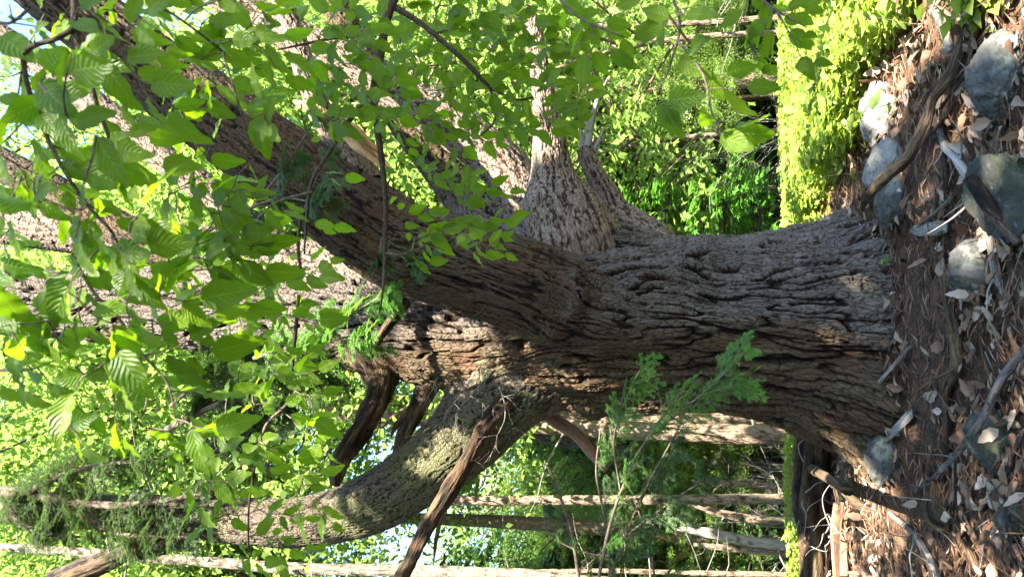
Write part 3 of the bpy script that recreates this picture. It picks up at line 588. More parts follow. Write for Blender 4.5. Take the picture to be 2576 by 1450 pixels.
# ------------------------------------------------------------------ low green plants
a = Acc(); x = rng.uniform(-1, 1, 330000); y = 2.4+26*rng.random(330000)**1.9; x = x*(y*.55+.6)
edge = 5.35+.35*vn(x*.8, y*0, 4)-.6*ss(.5, .9, x)-2.4*ss(.68, 1.05, x)+.25*vn(x*3, y*3, 6)
q = (y > edge+rng.uniform(0, .8, len(x))) & ((x > .1) | (y > 7.6+.6*vn(x*.5, y*.5, 2))) & (fbm(x*1.6, y*1.6, 91, o=3)+rng.uniform(-.1, .1, len(x)) > -.16) & (np.abs(x) < y*.55+.6)
for (cx, cy, rx, ry) in ROCKS[:3]: q &= ~((np.abs(x-cx) < rx*1.15) & (y > cy-1.1) & (y < cy+ry*.8))
x, y = x[q], y[q]; n = len(x); hh = rng.uniform(.03, .34, n)*(.7+.3*fbm(x*.5, y*.5, 17, o=2))*ss(0, 1.0, y-edge[q]+.25)
d = rdir(n); d[:, 2] = np.abs(d[:, 2])*.3; nrm = np.tile([0, -.15, 1.], (n, 1))+rng.normal(0, .5, (n, 3))
scatter(a, DIAM, np.stack([x, y, Gz(x, y)+hh], -1), frames(d, nrm), rng.uniform(.035, .08, n)*(1+y*.02))
tag(a.build('ground_cover', M['leaf_cov'], smooth=False), 'carpet of bright yellow green low plants on the sunlit forest floor', 'ground cover', kind='stuff')
#PART3
# ------------------------------------------------------------------ big rotten logs on the left
def rot(u, v, th, pos, r):
    k = fbm(u*2.2, v*16, 5, o=4); return .05*k+.03*fbm(u*1.2, th*1.5, 8, o=2), np.clip(.5+.8*k, 0, 1)
for pts, lab, mt in (([(2082, 1080, 5.75, 84), (2086, 1180, 5.7, 92), (2090, 1300, 5.6, 98), (2096, 1400, 5.5, 96), (2100, 1520, 5.4, 90)], 'thick rotten brown log lying in front of the far thin trunk', M['deadwood']),
                     ([(2160, 1270, 5.0, 34), (2150, 1340, 5.0, 46), (2146, 1420, 4.95, 48), (2150, 1500, 4.9, 44)], 'slimmer pale sunlit log lying beside the thick rotten one', M['redwood'])):
    K = KP(pts)
    for q in K: q[2] = Gz(q[0], q[1])+q[3]*.75
    e = empty('rotten_log', K[2, :3], lab, 'log'); a = Acc(); a.add(*sweep(K, .012, 90, rot, seam=(0, .4, -1))); a.build('bole', mt, e)
    b = Acc()
    for i in range(9):
        t = rng.random(); k = min(int(t*(len(K)-1)), len(K)-2); p = K[k, :3]+(K[k+1, :3]-K[k, :3])*rng.random()+[0, -.1, .12]; b.add(*sweep(zig(p, [rng.normal(), rng.normal()*.5-.3, rng.uniform(-.3, .5)], rng.uniform(.2, .6), .006, 6, .3), .03, 6))
    for i in range(len(b.V)): pass
    tw = b.build('bare_twigs', M['greywood'], e); tw['kind'] = 'stuff'
# ------------------------------------------------------------------ trunks of the forest behind
def forest_trunk(pts, mat, label, base=True, wob=.0, group=None, name='forest_tree', cat='tree', crown=None):
    K = KP(pts)
    if base: K = np.vstack([[K[0, 0]+(K[0, 0]-K[1, 0])*.1, K[0, 1], Gz(K[0, 0], K[0, 1])-.1, K[0, 3]*1.25], K])
    e = empty(name, (K[0, 0], K[0, 1], K[0, 2]), label, cat, group)
    a = Acc(); a.add(*sweep(K, .05, 40, bark_disp(.05, .16, .02, 12, bumps=False, lump=.012))); a.build('trunk', M[mat], e)
    for i in range(crown if crown is not None else 14):
        b = Acc(); t = rng.uniform(.12, .98)*(len(K)-1); k = min(int(t), len(K)-2); p = K[k]+(K[k+1]-K[k])*(t-k); d = rng.normal(0, 1, 3); d[2] = rng.uniform(-.35, .25)
        b.add(*sweep(zig(p[:3], d, rng.uniform(.3, 1.6), max(.006, p[3]*.16), 6, .16), .1, 6)); b.build('dead_limb', M['greywood'], e)
    return e
forest_trunk([(2085, 1090, 10, 56), (1900, 1092, 10, 50), (1600, 1082, 10, 46), (1300, 1066, 10, 40), (870, 1042, 10, 34), (300, 1010, 10, 26), (-150, 985, 10, 18)], 'bark_far', 'sunlit brown trunk nearest the left edge of the old pine')
forest_trunk([(2060, 1040, 11.5, 46), (1700, 1050, 11.5, 42), (1400, 1040, 11.5, 38), (1100, 1010, 11.5, 34), (700, 990, 11.5, 26), (0, 960, 11.5, 16)], 'bark_far', 'pale trunk half hidden behind the old pine and beside the sunlit brown trunk')
forest_trunk([(1975, 1185, 14, 46), (1850, 1176, 14, 42), (1700, 1160, 14, 38), (1500, 1122, 14, 32), (1300, 1085, 14, 27), (900, 1020, 14, 20), (300, 960, 14, 14)], 'bark_grey', 'straight dark grey trunk standing in bright green plants')
forest_trunk([(1965, 1122, 17, 26), (1700, 1112, 17, 24), (1450, 1090, 17, 20), (1000, 1060, 17, 15)], 'bark_grey', 'slimmer far grey trunk between the sunlit brown and the dark grey trunks')
forest_trunk([(2070, 1254, 9.5, 28), (1900, 1254, 9.5, 25), (1500, 1256, 9.5, 23), (1130, 1259, 9.5, 21), (800, 1264, 9.5, 18), (200, 1275, 9.5, 14), (-100, 1280, 9.5, 10)], 'bark_far', 'thin straight brown trunk rising behind the thick rotten log')
forest_trunk([(1900, 1362, 10, 26), (1800, 1342, 10, 24), (1700, 1322, 10, 20), (1610, 1303, 10, 12)], 'greywood', 'pale dead leaning pole with a snapped top', crown=4)
forest_trunk([(1910, 1385, 10, 15), (1830, 1377, 10, 14), (1745, 1368, 10, 9)], 'bark_far', 'short brown dead pole below the pale leaning one', crown=3)
forest_trunk([(1895, 1305, 10.5, 20), (1800, 1286, 10.5, 18), (1730, 1268, 10.5, 9)], 'bark_far', 'short brown dead pole leaning above the pale one', crown=3)
forest_trunk([(1905, 1218, 12, 16), (1820, 1214, 12, 14), (1740, 1208, 12, 8)], 'bark_far', 'small reddish dead stub next to the dark grey trunk', crown=3)
forest_trunk([(2060, 1444, 9, 13), (1800, 1441, 9, 12), (1500, 1434, 9, 11), (1200, 1440, 9, 9)], 'bark_far', 'thin brown stem along the far left edge of the upright view', crown=8)
forest_trunk([(1560, 1470, 8, 34), (1300, 1446, 8, 33), (1000, 1434, 8, 30), (750, 1428, 8, 28), (500, 1410, 8, 24), (100, 1380, 8, 20), (-100, 1370, 8, 16)], 'birch', 'white barked birch trunk at the left edge of the upright view', cat='birch', name='birch_tree')
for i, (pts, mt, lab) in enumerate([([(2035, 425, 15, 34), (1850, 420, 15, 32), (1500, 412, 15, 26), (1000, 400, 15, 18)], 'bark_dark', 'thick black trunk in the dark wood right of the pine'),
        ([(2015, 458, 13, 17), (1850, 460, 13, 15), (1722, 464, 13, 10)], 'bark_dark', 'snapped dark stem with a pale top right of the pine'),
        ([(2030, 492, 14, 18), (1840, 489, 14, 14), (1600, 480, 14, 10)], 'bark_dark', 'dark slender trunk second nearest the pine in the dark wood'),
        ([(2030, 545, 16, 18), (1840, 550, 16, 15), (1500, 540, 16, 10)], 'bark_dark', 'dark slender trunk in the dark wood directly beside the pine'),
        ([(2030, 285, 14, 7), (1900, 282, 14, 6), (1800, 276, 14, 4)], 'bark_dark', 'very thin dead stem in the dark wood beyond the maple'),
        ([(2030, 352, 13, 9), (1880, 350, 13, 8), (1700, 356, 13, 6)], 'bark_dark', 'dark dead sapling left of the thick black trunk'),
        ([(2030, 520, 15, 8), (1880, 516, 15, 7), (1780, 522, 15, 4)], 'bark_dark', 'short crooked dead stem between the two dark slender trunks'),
        ([(2040, 236, 13, 16), (1850, 246, 13, 14), (1400, 240, 13, 10)], 'deadwood', 'brown trunk with sunlit bark behind the hanging maple leaves'),
        ([(1960, 46, 11, 18), (1870, 52, 11, 16), (1700, 60, 11, 13), (1300, 70, 11, 12)], 'bark_far', 'pale sunlit young trunk near the top edge of the picture'),
        ([(2030, 160, 14, 40), (1850, 158, 14, 36), (1600, 150, 14, 32), (1100, 140, 14, 26), (400, 130, 12, 24)], 'bark_green', 'stout mossy yellow green trunk behind maple leaves')]):
    forest_trunk(pts, mt, lab, crown=12)
forest_trunk([(560, 1215, 5.5, 34), (430, 1320, 5.2, 36), (300, 1400, 5.0, 40), (120, 1480, 4.8, 46)], 'deadwood', 'reddish brown leaning stem high up at the left', base=False, crown=5, name='leaning_stem', cat='stem')
forest_trunk([(520, 1330, 5.9, 40), (400, 1375, 5.6, 44), (280, 1400, 5.4, 46), (130, 1460, 5.2, 50)], 'bark_dark', 'dark furrowed leaning stem high up at the left beside the reddish one', base=False, crown=5, name='leaning_stem', cat='stem')
for pts, lab in (([(1962, 600, 12.5, 6), (1958, 480, 12.5, 7), (1962, 360, 12.5, 6), (1950, 240, 12.5, 4)], 'thinner dead pole lying level in the dark wood above the other one'), ([(2000, 600, 12, 8), (1995, 520, 12, 9), (2005, 430, 12, 8), (1990, 300, 12, 5)], 'thin dead pole lying level in the dark wood'),):
    forest_trunk(pts, 'bark_dark', lab, base=False, crown=10, name='fallen_pole', cat='pole')
def brush(px, py, Y, n, L, label, mat='greywood', r0=.008):
    p = P(px, py, Y); p[2] = Gz(p[0], p[1]); a = Acc()
    K0 = zig(p, [.1, 0, 1], .3, r0*1.3, 3); a.add(*sweep(K0, .1, 6))
    for i in range(n): twiggy(a, K0[1, :3], rdir(1)[0]*[1.1, .6, .5]+[0, 0, .6], L*rng.uniform(.5, 1.1), r0, 2, 7, .2, 4)
    tag(a.build('dead_bush', M[mat]), label, 'bush')
brush(1920, 1330, 10.5, 10, 1.9, 'tangle of bare pale dead twigs between the dead poles and the birch')
brush(1930, 1230, 11.5, 8, 1.6, 'smaller tangle of bare twigs by the small reddish dead stub')
brush(2000, 560, 9, 7, 1.2, 'bare brown twiggy bush beside the pine butt in sunlit plants')
brush(2120, 1350, 5.9, 7, .8, 'bare pale twigs sprawling over the rotten logs', r0=.005)
brush(1700, 330, 9, 8, 2.6, 'bare pale twigs among the sunlit maple leaves', r0=.006)

# ------------------------------------------------------------------ tree kinds for the forest mass
def broadleaf_parts(h, r, nl, lf, seed, z0=.15, tri=False, trunk_r=.09, nclump=150):
    rs = np.random.default_rng(seed); a = Acc()
    a.add(*sweep(np.array([[0, 0, -.3, trunk_r*1.3], [rs.normal()*.1, 0, h*.3, trunk_r], [rs.normal()*.3, rs.normal()*.2, h*.65, trunk_r*.6], [rs.normal()*.4, 0, h*.97, .01]]), .15, 14))
    cl = []
    for i in range(int(nclump*.35)):
        z = h*(z0+.1+(.85-z0)*rs.random()); an = rs.uniform(0, 2*PI); rr = r*(.35+.65*math.sin(PI*min(1, (z/h-z0+.12)/(1-z0+.1))))*rs.uniform(.6, 1.05)
        e = np.array([math.cos(an)*rr, math.sin(an)*rr, z+rr*.25])
        m1 = np.array([e[0]*.5, e[1]*.5, z+rr*.02]); a.add(*sweep(np.array([[0, 0, z-rr*.25, .03*h/10+.005], [*m1, .015*h/10+.003], [*e, .003]]), .25, 5))
        for k in range(3): cl.append(e*np.array([rs.uniform(.45, 1.05), rs.uniform(.45, 1.05), rs.uniform(.93, 1.02) if z0 > .3 else rs.uniform(.6, 1.04)])+rs.normal(0, .25, 3)*[1, 1, .5])
    cl = np.array(cl); b = Acc(); ci = rs.integers(0, len(cl), nl)
    sp = rs.uniform(.18, .5, len(cl))*r/2.6
    pos = cl[ci]+rs.normal(0, 1, (nl, 3))*sp[ci][:, None]*[1, 1, .38]
    d = rdir(nl); d[:, 2] = -np.abs(d[:, 2])*.6; nrm = np.tile([0, 0, 1.], (nl, 1))+rs.normal(0, .55, (nl, 3))
    rnd = np.clip(rs.random(len(cl))[ci]*.6+rs.random(nl)*.4, 0, 1); L = rs.uniform(.7, 1.25, nl)*lf
    if tri: scatter(b, (MAP[0], None, None), pos, frames(d, nrm), L, rnd, tri=MAPT)
    else: scatter(b, DIAM, pos, frames(d, nrm), L, rnd)
    return a, b
def conifer_parts(h, r, seed, step=.34, dens=26, lf=.10):
    rs = np.random.default_rng(seed); a = Acc(); a.add(*sweep(np.array([[0, 0, -.3, h*.013], [0, 0, h*.5, h*.008], [0, 0, h, .01]]), .3, 12)); P_, D_, R_, L_ = [], [], [], []
    z = h*.06
    while z < h*.98:
        for k in range(5):
            an = rs.uniform(0, 2*PI); L = r*(1-z/h)**.75*rs.uniform(.55, 1.1)+.2; d = np.array([math.cos(an), math.sin(an), .12])
            e = np.array([d[0]*L, d[1]*L, z+.05*L-.18*L]); mm = np.array([d[0]*L*.5, d[1]*L*.5, z+.05*L])
            a.add(*sweep(np.array([[0, 0, z, .018], [*mm, .010], [*e, .003]]), .3, 4)); m_ = int(dens*L*(2.2)); t = rs.uniform(.12, 1.05, m_)
            c = (1-t)[:, None]*np.array([0, 0, z])+t[:, None]*e; c[:, 2] += .06*L*np.sin(PI*t); s = np.array([-d[1], d[0], 0]); w = rs.normal(0, .33, m_)*(1.15-t)*L*.55
            c = c+s*w[:, None]; c[:, 2] -= np.abs(w)*.35+rs.normal(0, .03, m_)
            dd = d[None]*.8+s[None]*np.sign(w)[:, None]*.9+rs.normal(0, .25, (m_, 3))-[0, 0, .25]
            P_.append(c); D_.append(dd); R_.append(np.full(m_, rs.random())*.6+rs.random(m_)*.4); L_.append(rs.uniform(.7, 1.4, m_)*lf)
        z += step*rs.uniform(.7, 1.3)
    b = Acc(); P_ = np.concatenate(P_); n = len(P_)
    SP = (np.array([[0, 0, 0], [.25, -.28, -.03], [.32, -.07, 0], [.6, -.26, -.05], [.64, -.05, -.02], [1.15, 0, -.1], [.64, .05, -.02], [.6, .26, -.05], [.32, .07, 0], [.25, .28, -.03]]), np.array([[0, 1, 2, 8], [2, 3, 4, 6], [0, 2, 8, 9], [2, 6, 7, 8], [2, 4, 6, 8]]), None)
    SPT = np.array([[0, 1, 2], [0, 2, 8], [0, 8, 9], [2, 3, 4], [2, 4, 6], [2, 6, 8], [8, 6, 7], [4, 5, 6]])
    scatter(b, (SP[0], None, None), P_, frames(np.concatenate(D_), np.tile([0, 0, 1.], (n, 1))+rs.normal(0, .3, (n, 3))), np.concatenate(L_), np.concatenate(R_), tri=SPT)
    return a, b
def make_tree(name, parts, leafm, barkm, label, cat, group=None):
    e = empty(name, (0, 0, 0), label, cat, group); parts[0].build('trunk', M[barkm], e); parts[1].build('crown', M[leafm], e, smooth=False); return e
def dup(root, loc, rz, sc, label):
    r = root.copy(); C.collection.objects.link(r); r.location = loc; r.rotation_euler = (0, 0, rz); r.scale = (sc, sc, sc); r['label'] = label or ''
    for ch in root.children:
        c = ch.copy(); C.collection.objects.link(c); c.parent = r
    return r
GB, GH = 'broadleaf trees of the forest behind', 'hemlock trees of the forest behind'
LB, LH = 'broadleaf tree merging into the sunlit green forest behind the pine', 'dark hemlock tree merging into the forest behind the pine'
broad = [make_tree('broadleaf_tree', broadleaf_parts(13, 3.0, 46000, .078, 100+i), 'leaf_bg', 'bark_far', LB, 'tree', GB) for i in range(3)]
tall = [make_tree('broadleaf_tree', broadleaf_parts(13, 3.4, 40000, .08, 150, z0=.5), 'leaf_bg', 'bark_far', LB, 'tree', GB)]
hem = [make_tree('hemlock_tree', conifer_parts(13, 2.6, 200+i, lf=.20, dens=58), 'hemlock', 'bark_dark', LH, 'tree', GH) for i in range(2)]
used = set(); seen = set()
def put(kind, x, y, sc, rz=None):
    src = {'b': broad, 'h': hem, 't': tall}[kind]; i = rng.integers(0, len(src)); s = src[i]; rz = rng.uniform(0, 6.28) if rz is None else rz; loc = (x, y, float(Gz(x, y)))
    if (kind, i) not in used: used.add((kind, i)); s.location = loc; s.rotation_euler = (0, 0, rz); s.scale = (sc,)*3
    else: dup(s, loc, rz, sc, None)
    t_ = [o for o in C.collection.objects if o.type == 'EMPTY'][-1] if (kind, i) in seen else s; seen.add((kind, i))
    kd = 'dark hemlock' if kind == 'h' else 'leafy broadleaf'; t_['label'] = kd+(' tree standing behind or beside the viewer' if y < 9 and not (kind == 'b' and sc < .6) and (y < 0 or abs(x) > 8) else ' tree in the forest left of the pine' if x < -.8 else ' tree in the forest right of the pine')
for kind, x, y, sc in [('b', -10, 19, .9), ('b', -3.5, 22, 1.0), ('b', -7, 24, 1.1), ('h', -9.0, 17.5, .7), ('b', -13, 25, 1.2), ('b', -1, 26, 1.7), ('h', -5.0, 28, 1.1),
                       ('b', 2.2, 21, 1.5), ('b', 6.0, 23, 1.7), ('b', 9.5, 20, 1.6), ('b', 12, 27, 1.9), ('b', 3.5, 30, 2.0),
                       ('h', 1.9, 15, .8), ('h', 3.3, 16.5, .9), ('h', 4.6, 15.5, .8), ('h', 6.2, 17.5, .95), ('h', 2.6, 19, 1.1), ('h', 5.4, 20.5, 1.2), ('h', 7.8, 19, 1.1), ('h', 1.0, 17, .8), ('h', 8.8, 16, .8), ('h', 4.0, 24, 1.3), ('h', 10.5, 23, 1.3),
                       ('t', -6.6, 12.5, 1.25), ('t', -4.4, 12.5, 1.35), ('h', -7.6, 12.0, 1.3), ('t', -2.6, 13.0, 1.3), ('b', -1.0, 11.0, 1.5), ('b', 1.2, 13.5, 1.6), ('t', -9, 16, 1.5), ('b', 3.6, 12.5, 1.35), ('b', -4.5, 19, .75), ('b', 0.5, 19, 1.9), ('b', -8.6, 17, .8), ('b', -6.2, 31, 1.3), ('b', -14, 34, 1.5), ('b', -2, 36, 1.8), ('b', -10.5, 30, 1.3), ('b', -4, 27, 1.1), ('b', -9, 27, 1.1), ('h', -12, 29, 1.2), ('b', 8, 35, 2.2), ('b', 15, 36, 2.2), ('b', -20, 40, 1.8), ('b', -10, 40, 1.7), ('b', 2, 42, 2.3), ('b', 14, 45, 2.3), ('b', 22, 44, 2.3), ('b', -27, 48, 2.1), ('b', -17, 50, 2.0), ('b', -6, 50, 2.0), ('b', 6, 52, 2.4), ('b', 28, 54, 2.4), ('b', 18, 55, 2.4)]:
    put(kind, x, y, sc)
for kind, x, y, sc in [('b', -3.4, 13.5, .30), ('b', -4.6, 12.6, .34), ('b', -5.6, 13.4, .36), ('b', -3.9, 15.5, .36), ('b', -5.3, 16.2, .40), ('b', -6.6, 15.6, .40), ('b', -7.4, 18, .5), ('b', -5.9, 19.5, .5), ('b', -4.4, 20, .55), ('b', -9.2, 20, .5), ('b', -3.0, 18, .4), ('h', -6.3, 17.6, .35), ('h', -4.2, 17.2, .3), ('h', -8.0, 16.2, .35),
                       ('b', 3.4, 12.6, .34), ('b', 4.8, 12.8, .40), ('h', 2.0, 13.4, .4), ('h', 2.9, 14.2, .45), ('b', 5.8, 14, .5), ('h', 3.9, 13.6, .4), ('h', 1.5, 12.4, .3)]:
    put(kind, x, y, sc)
# the forest goes on behind and beside the viewer
for kind, x, y, sc in [('h', -3, -6, 1.3), ('h', -5.5, -7.5, 1.3), ('b', -7, -4, 1.5), ('h', -9, 1, 1.3), ('b', -11, -8, 1.7), ('h', -2, -13, 1.7), ('b', -8, -14, 1.8), ('h', 14, -1, 1.2), ('b', -13, 5, 1.6), ('h', -11, 8.5, 1.3), ('h', 14, 4, 1.1), ('b', -4, -9.5, 1.5)]:
    put(kind, x, y, sc)
# young maples whose lobed leaves hang into the sunlit gap on the right
for k, (px, py, Y, h, r, nl, lab) in enumerate([(1950, 330, 9.0, 5.6, 1.7, 2600, 'young maple with bright lobed leaves standing right of the pine'), (1950, 90, 8.0, 5.6, 1.8, 2800, 'young maple with bright lobed leaves nearest the right side of the upright view'),
                                            (1990, 470, 11.5, 6.5, 1.6, 1700, 'slender young maple between the pine and the bright leaved maples')]):
    p = P(px, py, Y); e = make_tree('young_maple', broadleaf_parts(h, r, nl, .12, 300+k, z0=.14, tri=True, trunk_r=.03, nclump=110), 'leaf_bg', 'bark_far', lab, 'tree'); e.location = (p[0], p[1], float(Gz(p[0], p[1])))
for k, (px, py, Y, h, r, lab) in enumerate([(2010, 520, 8.8, 2.6, 1.0, 'small hemlock just right of the pine in the sun'), (2000, 1330, 19.0, 4.0, 1.5, 'young hemlock far behind the thick rotten log'), (1990, 1150, 17.0, 6, 1.8, 'young hemlock behind the two grey and brown trunks'), (1990, 1440, 12.5, 4.5, 1.4, 'young hemlock beyond the birch')]):
    p = P(px, py, Y); e = make_tree('young_hemlock', conifer_parts(h, r, 400+k, step=.2, dens=34, lf=.13), 'hemlock_new' if k == 0 else 'hemlock', 'bark_dark', lab, 'tree'); e.location = (p[0], p[1], float(Gz(p[0], p[1])))
for k, (px, py, Y, h, r, nl, lab) in enumerate([(1980, 1220, 16, 6, 2.2, 4600, 'young broadleaf tree behind the thin straight trunk'), (1990, 1400, 15.5, 6, 2.3, 4600, 'young broadleaf tree beside the birch'), (2000, 1100, 18, 7, 2.3, 4000, 'young broadleaf tree behind the two pale trunks')]):
    p = P(px, py, Y); e = make_tree('young_broadleaf', broadleaf_parts(h, r, nl, .12, 330+k, z0=.1, tri=True, trunk_r=.03), 'leaf_bg', 'bark_far', lab, 'tree'); e.location = (p[0], p[1], float(Gz(p[0], p[1])))

# ------------------------------------------------------------------ hemlock sprays close by
def spray(L, rs):
    """flat hemlock spray along +x in the xy plane; needle pos/dir lists"""
    pos, dr, st = [], [], []
    def tw(p, d, l, dep):
        n = max(4, int(l/.0042)); t = (np.arange(n)+.5)/n; c = p+d*(t*l)[:, None]; c[:, 2] -= .25*l*t*t; s = np.array([-d[1], d[0], 0]); sg = np.where(np.arange(n) % 2, 1., -1.)
        pos.append(c); dr.append(s[None]*sg[:, None]+d*.55+rs.normal(0, .12, (n, 3))); st.append((p, c[-1]))
        if dep:
            m_ = max(3, int(l/.028))
            for i in range(m_):
                tt = (i+.7)/(m_+.6); q = p+d*tt*l; q[2] -= .25*l*tt*tt; sg_ = 1 if i % 2 else -1; an = math.radians(rs.uniform(42, 62))*sg_
                d2 = np.array([d[0]*math.cos(an)-d[1]*math.sin(an), d[0]*math.sin(an)+d[1]*math.cos(an), rs.normal(0, .1)]); tw(q, d2, l*(.52*(1-tt)+.08)*rs.uniform(.7, 1.2), dep-1)
    tw(np.zeros(3), np.array([1., 0, 0]), L, 2); return np.concatenate(pos), np.concatenate(dr), st
SPR = [spray(.22, np.random.default_rng(i)) for i in range(4)]
NT = (np.array([[0, -.15, 0], [1, -.12, 0], [1, .12, 0], [0, .15, 0]]), np.array([[0, 1, 2, 3]]), np.zeros((4, 3)))
def hemlock_branch(name, label, axes, mat, ns, sc=1.0, parent=None, stemmat='twig', cat='hemlock branch', needle=.015, gr=None, spread=1.0):
    """axes: list of polylines (px,py,Y,w)"""
    K0 = KP(axes[0]); e = empty(name, K0[0, :3], label, cat, gr); a = Acc(); b = Acc()
    for ax, m_ in zip(axes, ns):
        K = KP(ax); a.add(*sweep(K, .02, 8)); Rz = catmull(K, 60)
        for i in range(int(m_*(1.7 if mat == 'hemlock' else 1.25))):
            t = rng.uniform(.05, 1); k = int(t*58); p = Rz[k, :3]; d = Rz[k+1, :3]-p; d /= np.linalg.norm(d)
            s = rdir(1)[0]; s -= d*s.dot(d); s /= np.linalg.norm(s); dd = d*rng.uniform(.3, 1.0)+s*.8*spread+np.array([0, 0, -.12]); dd /= np.linalg.norm(dd)
            up = np.array([0, -.35, 1.])+rng.normal(0, .35, 3); R = frames(dd[None], up[None])[0]; q, dq, st = SPR[rng.integers(0, 4)]; k_ = sc*rng.uniform(.6, 1.25)*(1.15-.5*t)
            W_ = (q*k_)@R.T+p; Dw = dq@R.T; nn = np.tile(R[:, 2], (len(q), 1))+rng.normal(0, .25, (len(q), 3))
            scatter(b, NT, W_, frames(Dw, nn), np.full(len(q), needle)*rng.uniform(.8, 1.2, len(q)))
            for (s0, s1) in st:
                s0 = (s0*k_)@R.T+p; s1 = (s1*k_)@R.T+p
                if np.linalg.norm(s1-s0) > .03: a.add(*sweep(np.array([[*s0, .0014], [*((s0+s1)/2+[0, 0, .003]), .0011], [*s1, .0005]]), .05, 4))
    a.build('stem', M[stemmat], e); b.build('foliage', M[mat], e, smooth=False); return e
HB = hemlock_branch
HB('hemlock_branch', 'bright fresh green hemlock spray in front of the left pine stem', [[(640, 900, 3.6, 12), (760, 860, 3.5, 9), (880, 790, 3.4, 6), (985, 730, 3.3, 3)], [(700, 880, 3.5, 8), (800, 900, 3.4, 6), (930, 850, 3.3, 3)]], 'hemlock_new', [26, 18], 1.15)
HB('hemlock_branch', 'dark blue green hemlock mass between the left stem and the dead branch', [[(420, 1080, 3.8, 18), (560, 1010, 3.7, 13), (700, 960, 3.6, 10), (850, 950, 3.6, 5)], [(500, 1130, 3.8, 12), (640, 1060, 3.7, 8), (760, 1010, 3.7, 4)], [(430, 1020, 3.9, 10), (540, 930, 3.8, 6), (640, 880, 3.7, 4)]], 'hemlock', [38, 30, 24], 1.35)
HB('hemlock_branch', 'dark hemlock spray behind beech leaves beside the big leaning limb', [[(430, 640, 3.5, 12), (560, 560, 3.4, 10), (700, 500, 3.35, 7), (830, 520, 3.3, 4)], [(600, 540, 3.42, 8), (660, 580, 3.4, 5), (720, 600, 3.38, 3)], [(640, 520, 3.4, 8), (730, 400, 3.35, 5), (800, 290, 3.3, 3)], [(760, 540, 3.35, 6), (800, 440, 3.3, 4), (830, 380, 3.3, 3)]], 'hemlock', [9, 8, 6, 4], 1.0)
HB('hemlock_branch', 'broad dark hemlock bough across the upper left of the upright view', [[(-40, 1230, 4.4, 34), (120, 1250, 4.3, 26), (300, 1270, 4.2, 18), (520, 1240, 4.1, 8)], [(60, 1240, 4.3, 20), (200, 1180, 4.2, 14), (420, 1150, 4.1, 6)], [(150, 1260, 4.3, 20), (300, 1340, 4.2, 14), (480, 1350, 4.1, 6)], [(0, 1260, 4.4, 20), (80, 1330, 4.3, 14), (200, 1350, 4.3, 6)]], 'hemlock', [46, 40, 40, 30], 1.7, needle=.013)
HB('hemlock_branch', 'tiny hemlock twig hanging over the lower side of the big leaning limb', [[(1000, 640, 3.4, 4), (1050, 665, 3.35, 3), (1100, 650, 3.3, 2)], [(960, 600, 3.4, 4), (950, 680, 3.35, 3)]], 'hemlock', [6, 5], .6)
HB('hemlock_sapling', 'tall thin young hemlock with fresh green tips in front of the pine butt', [[(1500, 1480, 2.75, 9), (1540, 1300, 2.75, 8), (1600, 1150, 2.75, 7), (1680, 1030, 2.75, 5), (1740, 950, 2.75, 3)], [(1640, 1090, 2.75, 6), (1730, 1020, 2.7, 5), (1800, 960, 2.7, 4), (1880, 880, 2.65, 3)], [(1560, 1230, 2.75, 6), (1545, 1100, 2.7, 5), (1580, 990, 2.7, 4), (1610, 930, 2.65, 3)], [(1720, 1020, 2.7, 4), (1780, 990, 2.7, 3), (1870, 960, 2.65, 2)]], 'hemlock_new', [15, 13, 12, 8], .72, cat='sapling', spread=.7, needle=.0075)
HB('hemlock_sapling', 'dark many stemmed young hemlock below the fresh green tips', [[(1460, 1490, 2.9, 10), (1440, 1350, 2.9, 9), (1400, 1220, 2.9, 6), (1370, 1160, 2.9, 4)], [(1520, 1490, 2.85, 10), (1580, 1330, 2.85, 8), (1640, 1200, 2.85, 6), (1700, 1090, 2.85, 4)], [(1540, 1490, 2.95, 8), (1520, 1300, 2.95, 7), (1500, 1190, 2.95, 5), (1510, 1080, 2.95, 3)], [(1570, 1350, 2.85, 6), (1690, 1260, 2.85, 5), (1780, 1200, 2.85, 3)]], 'hemlock', [6, 8, 7, 5], .75, needle=.009, cat='sapling', spread=.9)
HB('hemlock_sapling', 'thin dark hemlock sapling twigs near the bottom edge by the birch', [[(1660, 1490, 2.9, 6), (1640, 1400, 2.9, 5), (1660, 1290, 2.9, 3)], [(1640, 1400, 2.9, 5), (1480, 1390, 2.9, 4), (1380, 1340, 2.9, 3), (1370, 1270, 2.9, 2)]], 'hemlock', [5, 4], .7, cat='sapling')

